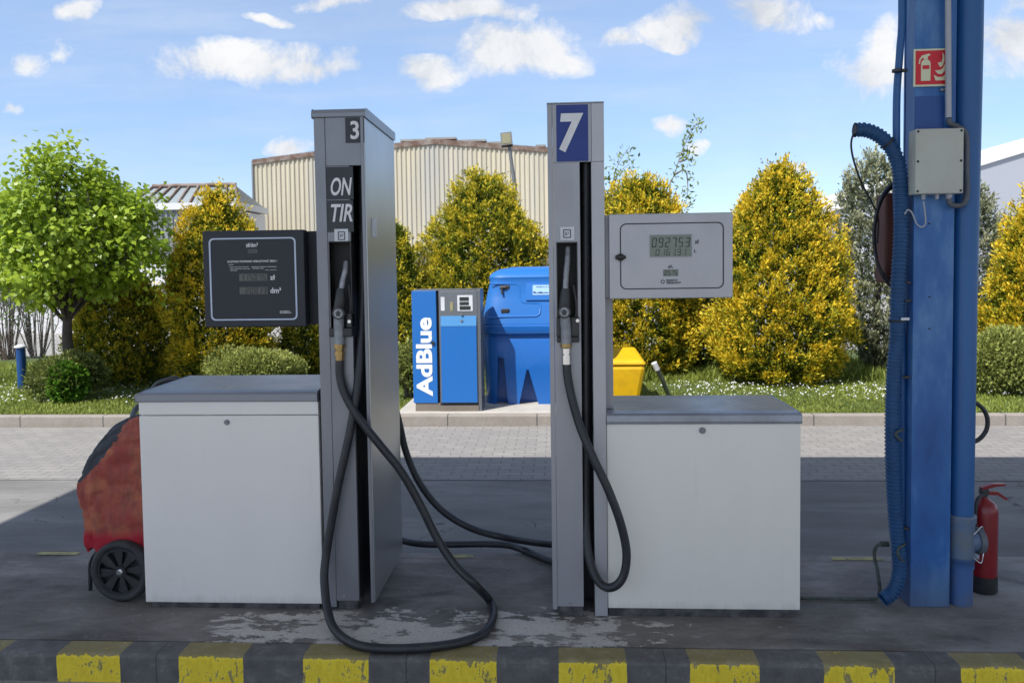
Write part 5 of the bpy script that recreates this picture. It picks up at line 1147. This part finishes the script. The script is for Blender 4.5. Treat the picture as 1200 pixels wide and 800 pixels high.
def hall():
    Y = 38.0; X = lambda u, v=250: P(u, v, Y).x; Z = lambda v, u=1100: P(u, v, Y).z
    t = thing('white_hall', (X(1150), Y + 8, -.06), 'large white hall with a long rising white roof edge, behind the trees on the right', 'building')
    xs_ = [X(945), X(1300), X(1500)]; top = [Z(246, 945), Z(136, 1300), Z(200, 1500)]; 
    b = MB(); n = 3; v = [(x, Y, z) for x, z in zip(xs_, top)] + [(x, Y + 20, z) for x, z in zip(xs_, top)] + [(xs_[0], Y, -.1), (xs_[-1], Y, -.1), (xs_[0], Y + 20, -.1), (xs_[-1], Y + 20, -.1)]
    b.add(v, [(6, 7, 2, 1, 0), (6, 0, 3, 8), (7, 9, 5, 2), (8, 3, 4, 5, 9)]); b.build('wall', 'hall_wall', t)
    b = MB()
    for i in range(2):
        a, c = (xs_[i], top[i]), (xs_[i + 1], top[i + 1]); h = .45
        vv = [(a[0], Y - .12, a[1] - h), (c[0], Y - .12, c[1] - h), (c[0], Y - .12, c[1] + .1), (a[0], Y - .12, a[1] + .1), (a[0], Y + 20, a[1] - .0), (c[0], Y + 20, c[1] - .0), (c[0], Y + 20, c[1] + .1), (a[0], Y + 20, a[1] + .1)]
        b.add(vv, [(0, 1, 2, 3), (3, 2, 6, 7), (0, 4, 5, 1), (0, 3, 7, 4), (1, 5, 6, 2)])
    b.build('roof', 'hall_roof', t)
    b = MB(); b.box(X(965), X(1290), Y - .06, Y - .001, Z(281), Z(276)); b.build('cladding_joint', 'flex_grey', t)
    for u in (1010, 1075, 1166, 1187, 1230):
        b = MB(); b.box(X(u), X(u) + .1, Y - .05, Y - .001, -.1, Z(284)); b.build('cladding_joint', 'white_wall', t)
hall()
def shed():
    Y = 22.0; X = lambda u: P(u, 380, Y).x; Z = lambda v: P(50, v, Y).z
    t = thing('low_shed', (X(30), Y + 2, -.06), 'low pale wall seen through the fence under the leafy tree', 'wall')
    b = MB(); b.box(X(-60), X(118), Y, Y + 3, -.1, Z(352)); b.build('wall', 'white_wall', t)
    b = MB(); b.box(X(-62), X(120), Y - .08, Y + 3.1, Z(352) + .002, Z(346)); b.build('coping', 'roof_grey', t)
shed()

# ------------------------------------------------------------------ vegetation
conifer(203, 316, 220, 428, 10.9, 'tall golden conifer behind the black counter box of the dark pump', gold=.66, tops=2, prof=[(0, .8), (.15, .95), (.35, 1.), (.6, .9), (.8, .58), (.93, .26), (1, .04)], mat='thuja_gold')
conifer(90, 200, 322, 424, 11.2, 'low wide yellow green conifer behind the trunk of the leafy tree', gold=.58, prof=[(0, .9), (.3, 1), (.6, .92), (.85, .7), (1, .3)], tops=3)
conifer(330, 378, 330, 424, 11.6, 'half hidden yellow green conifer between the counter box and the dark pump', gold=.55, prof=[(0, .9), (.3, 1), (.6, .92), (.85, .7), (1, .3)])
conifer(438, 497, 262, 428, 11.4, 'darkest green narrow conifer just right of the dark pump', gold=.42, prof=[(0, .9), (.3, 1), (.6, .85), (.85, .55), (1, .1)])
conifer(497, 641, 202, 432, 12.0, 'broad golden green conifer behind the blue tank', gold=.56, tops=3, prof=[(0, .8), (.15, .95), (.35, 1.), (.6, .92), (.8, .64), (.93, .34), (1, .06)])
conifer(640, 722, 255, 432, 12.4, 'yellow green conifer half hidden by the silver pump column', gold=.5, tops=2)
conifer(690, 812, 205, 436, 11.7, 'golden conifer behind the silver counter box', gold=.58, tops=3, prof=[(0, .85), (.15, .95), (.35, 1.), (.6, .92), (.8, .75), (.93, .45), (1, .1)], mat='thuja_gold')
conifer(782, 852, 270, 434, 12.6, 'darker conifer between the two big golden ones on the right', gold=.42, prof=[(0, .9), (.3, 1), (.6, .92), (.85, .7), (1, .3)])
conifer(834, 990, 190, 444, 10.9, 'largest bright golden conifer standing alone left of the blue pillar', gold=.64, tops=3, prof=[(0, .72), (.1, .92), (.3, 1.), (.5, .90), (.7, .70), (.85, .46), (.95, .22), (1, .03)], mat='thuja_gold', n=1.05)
conifer(1158, 1290, 205, 440, 10.6, 'golden conifer cut by the right edge of the photo', gold=.64, tops=2, mat='thuja_gold')
jp = [(0, .25), (.12, .45), (.25, .8), (.45, 1), (.65, .95), (.82, .72), (.93, .4), (1, .08)]
conifer(972, 1080, 180, 428, 12.1, 'grey green juniper just left of the blue pillar', mat='juniper', name='juniper_tree', group='grey green junipers', prof=jp, gold=.55, leaf=.06, tops=4, clump=.12, upr=2.6, wisps=5., n=.36)
conifer(1095, 1178, 215, 428, 12.3, 'grey green juniper right of the blue downpipe', mat='juniper', name='juniper_tree', group='grey green junipers', prof=jp, gold=.45, leaf=.06, tops=3, clump=.12, upr=2.6, wisps=5., n=.36)

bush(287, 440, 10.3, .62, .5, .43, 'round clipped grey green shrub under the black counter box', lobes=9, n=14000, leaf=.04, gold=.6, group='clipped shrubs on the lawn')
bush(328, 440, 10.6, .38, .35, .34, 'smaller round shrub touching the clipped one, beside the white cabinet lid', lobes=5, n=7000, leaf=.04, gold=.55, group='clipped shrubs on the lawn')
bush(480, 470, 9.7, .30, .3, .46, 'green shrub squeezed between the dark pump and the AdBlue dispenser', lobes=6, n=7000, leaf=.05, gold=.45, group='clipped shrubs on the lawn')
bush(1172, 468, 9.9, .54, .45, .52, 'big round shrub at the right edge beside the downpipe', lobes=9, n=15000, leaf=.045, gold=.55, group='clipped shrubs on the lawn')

# leafy tree
def leafy_tree():
    Y = 9.95; base = Vector((P(86, 470, Y).x, Y, 0)); t = thing('lime_tree', base, 'round leafy tree with fresh bright green leaves at the left edge', 'tree')
    fk = P(79, 372, Y); tr = MB()
    tr.tube(spline([(base.x + .03, Y, -.03), P(84, 430, Y), P(79, 400, Y), fk], 6), [.084 - .0016 * i for i in range(19)], 14)
    cc = P(82, 284, Y); RX, RY, RZ = 1.08, 1.05, .98
    tips = []
    for k in range(26):
        a = k * 2.4; el = random.uniform(-.35, 1.4); q = Vector((math.cos(a) * math.cos(el), math.sin(a) * math.cos(el), math.sin(el)))
        tip = cc + Vector((q.x * RX, q.y * RY, q.z * RZ)) * random.uniform(.75, 1.0); mid = fk.lerp(tip, .45) + Vector((0, 0, .12)) + Vector((random.uniform(-.08, .08),) * 3)
        st = fk - Vector((0, 0, random.uniform(0, .12))); p = spline([st, mid, tip], 6); r0 = random.uniform(.014, .03); tr.tube(p, [r0 * (1 - .85 * i / (len(p) - 1)) for i in range(len(p))], 7); tips.append(tip)
        for j in range(4):
            s = p[random.randint(5, 11)]; e = s + Vector((random.uniform(-.4, .4), random.uniform(-.4, .4), random.uniform(-.1, .45))); tr.tube([s, (s + e) / 2 + Vector((0, 0, .04)), e], [.010, .007, .003], 5)
    tr.build('trunk', 'bark', t)
    # leaf clusters in a flattened ball with an uneven outline
    nc = 430; v = unit(nc); rr = .55 + .45 * RNG.random(nc) ** .5; 
    bumpy = 1 + .19 * np.sin(v[:, 0] * 6 + 1) + .09 * np.sin(v[:, 2] * 8 + v[:, 0] * 4) + RNG.normal(size=nc) * .05
    c = v * (rr * bumpy)[:, None] * np.array([RX, RY, RZ]); keep = c[:, 2] > -.72 + .12 * np.sin(c[:, 0] * 5); c = c[keep]; v = v[keep]; rr = rr[keep]
    extra = np.array([[P(u, w_, Y).x - cc.x, random.uniform(-.3, .3), P(u, w_, Y).z - cc.z] for u, w_ in ((52, 193), (58, 200), (48, 203), (78, 206), (92, 205), (84, 212), (20, 215), (112, 214), (178, 268), (186, 290), (184, 318), (176, 345), (168, 240), (60, 210), (70, 215), (15, 225))])
    c = np.concatenate([c, extra]); v = np.concatenate([v, extra / np.linalg.norm(extra, axis=1, keepdims=True)]); nc = len(c)
    per = 34; N = nc * per; cp = np.repeat(c, per, 0); vv = np.repeat(v, per, 0)
    pos = cp + RNG.normal(size=(N, 3)) * np.array([.11, .11, .085]); pos += np.array(cc)
    d = vv * .6 + RNG.normal(size=(N, 3)) * .7 + np.array([0, 0, -.55]); tint = .55 + RNG.normal(size=N) * .16 + np.repeat(RNG.normal(size=nc) * .14, per)
    L = .055 + .045 * RNG.random(N)
    leaves_obj('crown', 'lime_leaf', pos, d, L, L * .85, tint, t, up=np.array([0, 0, .8]) + vv * .7 + RNG.normal(size=(N, 3)) * .35, fold=.12)
leafy_tree()
# spreading shrub round its foot: dark needles and a green leafy middle
t = bush(82, 470, 9.65, .50, .4, .40, 'dark spreading shrub with bright leaves in its middle, under the leafy tree', lobes=12, n=9000, leaf=.05, gold=.12, name='spreading_shrub')
n = 1500; v = unit(n); c = P(80, 449, 9.45); pos = np.array(c) + v * (RNG.random((n, 1)) ** .4) * np.array([.24, .2, .27]); pos[:, 2] = np.maximum(pos[:, 2], .02)
leaves_obj('young_leaves', 'broad_leaf', pos, v + np.array([0, -.3, -.1]), .05 + .03 * RNG.random(n), .05 + .02 * RNG.random(n), .5 + RNG.normal(size=n) * .2, t, fold=.12)
# two thin saplings above the silver counter box
def sapling(label, stems, Y, nl, droop=0):
    t = thing('sapling', (stems[0][0].x, Y, 0), label, 'sapling', 'saplings behind the silver counter box'); b = MB(); P_ = []
    for s in stems:
        p = spline(s, 12); b.tube(p, [max(.004, .016 * (1 - i / len(p))) for i in range(len(p))], 6)
        for i, q in enumerate(p):
            if i > len(p) * .25: P_.append(q)
    b.build('stem', 'bark_pale', t)
    i = RNG.integers(0, len(P_), nl); pos = np.array([tuple(P_[k]) for k in i]) + RNG.normal(size=(nl, 3)) * .07
    leaves_obj('leaves', 'sapling_leaf', pos, RNG.normal(size=(nl, 3)) + np.array([0, 0, .1]), .06 + .05 * RNG.random(nl), .028 + .016 * RNG.random(nl), RNG.random(nl), t, fold=.12)
M['sapling_leaf'] = leaf_mat('sapling_leaf', (.10, .16, .03, 1), (.34, .40, .09, 1), .4, .45)
Ys = 12.35
sapling('leafy sapling shoot standing high above the silver counter box', [[P(762, 440, Ys), P(768, 320, Ys), P(776, 240, Ys), P(790, 205, Ys), P(800, 175, Ys), P(812, 152, Ys), P(820, 143, Ys)], [P(790, 205, Ys), P(803, 200, Ys), P(806, 222, Ys), P(803, 245, Ys)], [P(796, 190, Ys), P(806, 185, Ys), P(805, 170, Ys)]], Ys, 210)
sapling('leafy sapling shoot beside the top of the silver pump column', [[P(706, 440, Ys), P(712, 320, Ys), P(714, 250, Ys), P(718, 215, Ys), P(726, 190, Ys), P(738, 172, Ys)], [P(715, 235, Ys), P(724, 205, Ys), P(738, 192, Ys)], [P(714, 250, Ys), P(708, 220, Ys), P(706, 200, Ys)], [P(715, 240, Ys), P(722, 225, Ys), P(730, 215, Ys)]], Ys, 190)
# bare brush behind the fence, left
def brush():
    k = 0
    for u, Y, h, lab in ((10, 14.6, 1.9, 'bare reddish bush behind the fence at the left edge'), (44, 14.9, 2.1, 'bare bush behind the fence left of the leafy trunk'), (150, 14.8, 1.5, 'bare bush behind the fence right of the leafy trunk')):
        c = P(u, 420, Y); t = thing('bare_bush', (c.x, Y, -.02), lab, 'bush', 'bare bushes behind the fence'); b = MB()
        for j in range(26):
            a = random.uniform(0, 6.28); r = random.uniform(.1, .75); p0 = Vector((c.x + .1 * math.cos(a), Y + .1 * math.sin(a), -.04)); p2 = Vector((c.x + r * math.cos(a), Y + r * .6 * math.sin(a), h * random.uniform(.55, 1))); p1 = p0.lerp(p2, .5) + Vector((random.uniform(-.16, .16), 0, .1)); b.tube([p0, p1, p2], [.012, .008, .003], 4)
            for q_ in range(3):
                s_ = p1.lerp(p2, random.random() * .8); b.tube([s_, s_ + Vector((random.uniform(-.3, .3), random.uniform(-.2, .2), random.uniform(.0, .35)))], [.005, .002], 4)
        b.build('twigs', 'dry_twig', t)
        n = 700; pos = np.array([c.x, Y, h * .62]) + unit(n) * RNG.random((n, 1)) ** .5 * np.array([.75, .45, h * .4]); leaves_obj('leaves', 'broad_leaf', pos, unit(n), np.full(n, .05), np.full(n, .035), RNG.random(n), t)
    c = P(40, 420, 13.9); b = MB(); 
brush()
def far_tree(px_, pytop, Y, r, label, n=2600):
    c = P(px_, pytop, Y); H = c.z; t = thing('distant_tree', (c.x, Y, -.1), label, 'tree', 'distant trees'); b = MB()
    b.tube([(c.x, Y, -.1), (c.x, Y, H * .5), (c.x + .2, Y, H * .85)], [.28, .18, .05], 8)
    for k in range(9):
        a = k * 2.4; e = Vector((c.x + r * .75 * math.cos(a), Y + r * .6 * math.sin(a), H * random.uniform(.6, .93))); b.tube([(c.x, Y, H * random.uniform(.3, .6)), e], [.09, .02], 5)
    b.build('trunk', 'bark', t)
    k = RNG.integers(0, 16, n); lc = unit(16) * np.array([r, r * .8, H * .26]) * .75 + np.array([c.x, Y, H * .68]); v = unit(n)
    pos = lc[k] + v * RNG.random((n, 1)) ** .4 * np.array([r * .42, r * .42, H * .14]); pos[:, 2] = np.minimum(pos[:, 2], H * 1.02)
    L = .32 + .2 * RNG.random(n); leaves_obj('crown', 'far_leaf', pos, v + RNG.normal(size=(n, 3)) * .6, L, L * .6, .5 + v[:, 2] * .2 + RNG.normal(size=n) * .2, t)
far_tree(128, 212, 48, 2.4, 'distant tree just showing above the workshop roof', 2600)
for i, (u, h, lab) in enumerate(((-60, 300, 'distant tree beyond the left edge of the photo'), (20, 318, 'distant green tree behind the pale wall, far left'), (660, 330, 'distant tree behind the silver column'), (850, 345, 'distant tree seen low between golden conifers'))):
    far_tree(u, h, 44 + 3 * i, 3.2, lab, 2200)

# ================================================================== LIGHT, SKY, CLOUDS
sd = bpy.data.lights.new('sun', 'SUN'); so = bpy.data.objects.new('sun', sd); COL.objects.link(so)
hz_ = Vector((SUN_AZ[0], SUN_AZ[1], 0)).normalized(); dirn = Vector((hz_.x * math.cos(R(SUN_EL)), hz_.y * math.cos(R(SUN_EL)), -math.sin(R(SUN_EL))))
so.rotation_euler = dirn.to_track_quat('-Z', 'Y').to_euler(); so.location = (0, 0, 20)
sd.energy = 3.25; sd.angle = R(.53); sd.color = (1, .95, .87)
w = bpy.data.worlds.new('World'); scene.world = w; w.use_nodes = True; nt = w.node_tree; bg = nt.nodes['Background']
sky = nd(nt, 'ShaderNodeTexSky', sky_type='NISHITA'); sky.sun_disc = False; sky.sun_elevation = R(SUN_EL); sky.sun_rotation = math.atan2(-hz_.x, -hz_.y)
sky.air_density = .9; sky.dust_density = .25; sky.ozone_density = 1.3; sky.altitude = 100
tc = nd(nt, 'ShaderNodeTexCoord'); D = tc.outputs['Generated']
sp = nd(nt, 'ShaderNodeSeparateXYZ'); ln(nt, D, sp.inputs[0])
yy = math_(nt, 'MAXIMUM', sp.outputs[1], .05)
cb = nd(nt, 'ShaderNodeCombineXYZ'); ln(nt, math_(nt, 'DIVIDE', sp.outputs[0], yy), cb.inputs[0]); ln(nt, math_(nt, 'DIVIDE', sp.outputs[2], yy), cb.inputs[1])
UV = cb.outputs[0]
n1 = nd(nt, 'ShaderNodeTexNoise'); n1.inputs['Scale'].default_value = 11; n1.inputs['Detail'].default_value = 12; n1.inputs['Roughness'].default_value = .7; n1.inputs['Distortion'].default_value = .35; ln(nt, UV, n1.inputs['Vector'])
n0 = nd(nt, 'ShaderNodeTexNoise'); n0.inputs['Scale'].default_value = 5; n0.inputs['Detail'].default_value = 4; ln(nt, UV, n0.inputs['Vector'])
sub = nd(nt, 'ShaderNodeVectorMath', operation='SUBTRACT'); ln(nt, n0.outputs['Color'], sub.inputs[0]); sub.inputs[1].default_value = (.5, .5, .5)
wr_ = nd(nt, 'ShaderNodeVectorMath', operation='SCALE'); ln(nt, sub.outputs[0], wr_.inputs[0]); wr_.inputs['Scale'].default_value = .13
ad = nd(nt, 'ShaderNodeVectorMath', operation='ADD'); ln(nt, UV, ad.inputs[0]); ln(nt, wr_.outputs[0], ad.inputs[1])
def duv(a, c):
    r = ray(a, c); return r.x / r.y, r.z / r.y
CL = [(285, 82, 120, 26, 1.), (350, 92, 60, 16, .9), (92, 4, 34, 14, 1.), (500, 92, 52, 22, 1.), (612, 55, 84, 40, 1.15), (660, 70, 45, 25, .9), (545, 8, 92, 15, .95), (388, 6, 50, 12, .8), (325, 33, 26, 7, .8), (342, 171, 38, 13, 1.), (725, 40, 28, 14, .7), (788, 24, 52, 26, .8), (778, 44, 26, 12, .8),
      (885, 14, 70, 32, .95), (975, 15, 20, 12, .5), (1030, 78, 62, 34, .95), (1050, 45, 30, 25, .8), (1185, 52, 60, 46, .9), (1200, 5, 50, 12, .6), (788, 154, 22, 12, .85), (828, 171, 17, 8, .6), (15, 118, 20, 9, .75), (40, 60, 50, 15, .55), (80, 48, 18, 16, .5), (930, 210, 12, 10, .6), (180, 212, 14, 6, .5)]
acc = None; vy = None
for (a, c, rw, rh, s) in CL:
    u, v = duv(a, c); s2 = nd(nt, 'ShaderNodeVectorMath', operation='SUBTRACT'); ln(nt, ad.outputs[0], s2.inputs[0]); s2.inputs[1].default_value = (u, v, 0)
    m2 = nd(nt, 'ShaderNodeVectorMath', operation='MULTIPLY'); ln(nt, s2.outputs[0], m2.inputs[0]); m2.inputs[1].default_value = (F / rw / 1.18, F / rh / 1.18, 0)
    le = nd(nt, 'ShaderNodeVectorMath', operation='LENGTH'); ln(nt, m2.outputs[0], le.inputs[0])
    k = math_(nt, 'MULTIPLY', math_(nt, 'SUBTRACT', 1.0, le.outputs['Value'], clamp=True), s)
    acc = k if acc is None else math_(nt, 'MAXIMUM', acc, k)
den = math_(nt, 'ADD', acc, math_(nt, 'MULTIPLY', math_(nt, 'SUBTRACT', n1.outputs['Fac'], .5), 2.3))
den = math_(nt, 'MULTIPLY', den, math_(nt, 'MULTIPLY', acc, 7, clamp=True))
den = math_(nt, 'MULTIPLY', math_(nt, 'SUBTRACT', den, .06), 1.9, clamp=True)
front = math_(nt, 'GREATER_THAN', sp.outputs[1], .12); den = math_(nt, 'MULTIPLY', den, front)
# loose clouds over the rest of the sky, and thin haze streaks
mp = nd(nt, 'ShaderNodeMapping'); mp.inputs['Scale'].default_value = (2.2, 2.2, 6); ln(nt, D, mp.inputs[0])
n3 = nd(nt, 'ShaderNodeTexNoise'); n3.inputs['Scale'].default_value = 1.6; n3.inputs['Detail'].default_value = 8; ln(nt, mp.outputs[0], n3.inputs['Vector'])
rest = math_(nt, 'MULTIPLY', math_(nt, 'MULTIPLY', math_(nt, 'SUBTRACT', n3.outputs['Fac'], .43), 5, clamp=True), math_(nt, 'SUBTRACT', 1, front))
den = math_(nt, 'MAXIMUM', den, rest)
mp2 = nd(nt, 'ShaderNodeMapping'); mp2.inputs['Scale'].default_value = (1.3, 9, 1); mp2.inputs['Rotation'].default_value = (0, 0, R(-8)); ln(nt, UV, mp2.inputs[0])
n4 = nd(nt, 'ShaderNodeTexNoise'); n4.inputs['Scale'].default_value = 2.2; n4.inputs['Detail'].default_value = 7; n4.inputs['Roughness'].default_value = .6; ln(nt, mp2.outputs[0], n4.inputs['Vector'])
wisp = math_(nt, 'MULTIPLY', math_(nt, 'MULTIPLY', math_(nt, 'SUBTRACT', n4.outputs['Fac'], .42, clamp=True), 1.9, clamp=True), front)
den2 = math_(nt, 'MAXIMUM', den, math_(nt, 'MULTIPLY', wisp, .42))
skyc = mix(nt, 1.0, sky.outputs[0], ramp(nt, math_(nt, 'ABSOLUTE', sp.outputs[2]), [(.0, (.50, .54, .64)), (.16, (.70, .71, .77)), (.38, (1.16, 1.03, .94))]), 'MULTIPLY')
ccol = ramp(nt, math_(nt, 'ADD', math_(nt, 'MULTIPLY', n0.outputs['Fac'], .5), math_(nt, 'MULTIPLY', n1.outputs['Fac'], .5)), [(.38, (.60, .64, .70)), (.52, (.86, .87, .89)), (.6, (.95, .95, .95))])
CLG = 4.3
cs = nd(nt, 'ShaderNodeVectorMath', operation='SCALE'); ln(nt, ccol, cs.inputs[0]); cs.inputs['Scale'].default_value = CLG
fin = mix(nt, math_(nt, 'MULTIPLY', den2, .95), skyc, cs.outputs[0])
ln(nt, fin, bg.inputs['Color']); bg.inputs['Strength'].default_value = .122
vs_ = scene.view_settings; vs_.view_transform = 'Standard'; vs_.look = 'None'; vs_.gamma = 1; vs_.use_curve_mapping = False; vs_.exposure = 1.0
